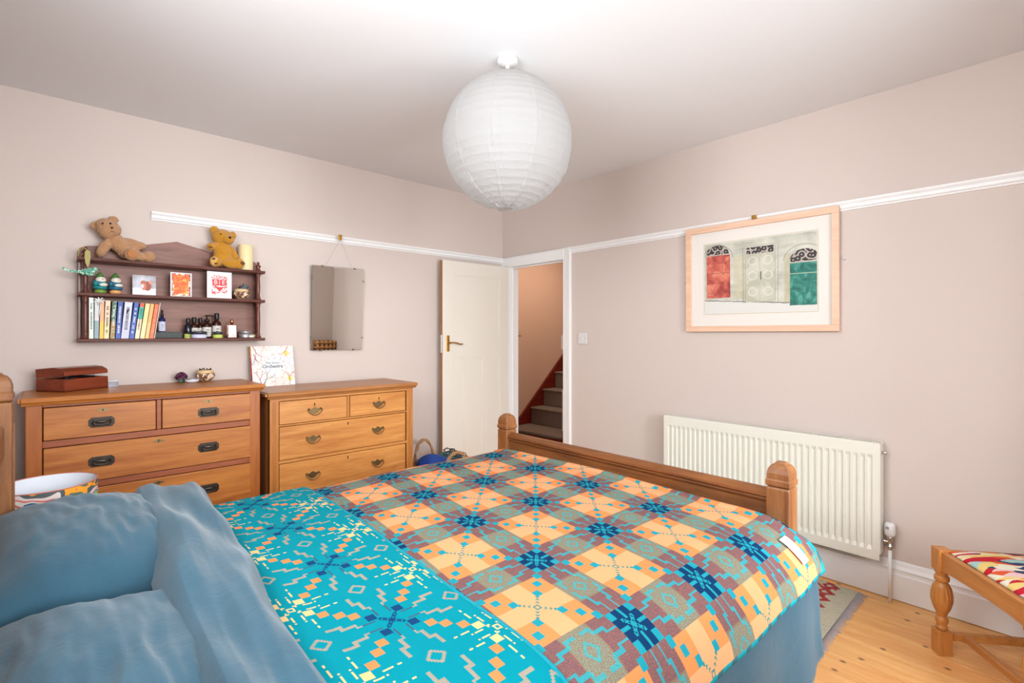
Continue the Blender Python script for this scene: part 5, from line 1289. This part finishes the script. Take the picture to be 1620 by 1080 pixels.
for k in range(3):
    a = k*2*PI/3; tube(bm, [(.012*math.cos(a), .012*math.sin(a), .19), (.1345*math.cos(a), .1345*math.sin(a), .19)], .0015, 5)
obj('shade_carrier', bm, WIRE, t)

# ------------------------------------------------------------------ wicker basket beside the golden chest
WICK = Ctx('wicker', .8); n = WICK.noise(60, 3, WICK.mapped((1, 1, 4)), .6); WICK.col(WICK.mix(n, rgb(140, 96, 62), rgb(206, 160, 116))); WICK.bump(WICK.wave(60, 1, None, 'Z'), .5, .004); WICK = WICK.m
t = thing('wicker_basket', 'wicker basket with rope handles on the floor beside the golden chest', 'basket', (-.985, -.385, 0)); t.scale = (1, 1, 1.2)
bm = NB(); R0 = [(.15, 0), (.17, .06), (.19, .16), (.20, .27), (.205, .30), (.195, .302), (.19, .27), (.16, .06), (.14, .012)]
lathe(bm, R0, (0,0,0), 40); obj('basket_body', bm, WICK, t)
def twist(bm, pts, r):
    for ph in (0, PI):
        q = []
        for i, p in enumerate(pts):
            a = ph+i*.75; q.append((p[0]+r*.45*math.cos(a), p[1]+r*.45*math.sin(a), p[2]+r*.3*math.sin(a)))
        tube(bm, q, r*.72, 6)
for (cx, cy, ry_, zt_, lab) in ((-.02, .165, .085, .140, 0), (.04, -.185, .10, .10, 1)):
    bm = NB(); pts = [(cx+ry_*math.cos(PI*i/26), cy+.01*math.sin(PI*i/26), .285+zt_*math.sin(PI*i/26)) for i in range(27)]; twist(bm, pts, .011); obj('handle', bm, WICK, t, label='twisted rope handle')
BLU = flat('cobalt_cloth', rgb(26, 74, 168), .8, var=.25, nsc=12)
def lump(name, lab, cat, loc, r, m_, nz=.03, nf=9):
    bm = NB(); ell(bm, (0, 0, 0), r, None, 36, 24, nz, nf); o = tag(obj(name, bm, m_), lab, cat); o.location = loc; return o
lump('blue_cloth', 'bright cobalt blue cloth stuffed into the wicker basket', 'cloth', (-1.03, -.405, .350), (.125, .135, .085), BLU)
NET = Ctx('dark_net', .8); n = NET.noise(50, 3, None, .6, 2); NET.col(NET.ramp(n, [(.42, rgb(24, 30, 36)), (.52, rgb(28, 90, 92)), (.6, rgb(120, 150, 160))])); NET = NET.m
lump('net_scarf', 'dark green and blue patterned scarf at the right of the basket', 'scarf', (-.87, -.385, .365), (.09, .12, .060), NET, .02, 14)
bm = NB()
for k in range(10):
    r = random.Random(k); pts = []
    for i in range(9): pts.append((-.06+.155*i/8, .03*r.uniform(-1, 1)+.02*k-.1, .062*math.sin(PI*i/8)+r.uniform(-.012, .014)+.005))
    tube(bm, pts, .003, 5)
o = tag(obj('black_cord', bm, BLACK), 'tangle of thin black cords over the basket scarf', 'cord'); o.location = (-.87, -.385, .370)
# picture edge on the left wall, just in frame
t = thing('wall_frame', 'edge of a pale wooden frame on the wall at far left', 'picture', (WX, -.62, 1.50))
for a in ((-.30, .30, .50, .53), (-.30, .30, 0, .03), (-.30, -.27, .03, .50), (.27, .30, .03, .50)): bx('frame_bar', .004, .030, *a, FRAMEW, t, .002)
bx('frame_backing', .004, .012, -.27, .27, .03, .50, flat('mount_grey', rgb(210, 204, 196), .8), t, 0)
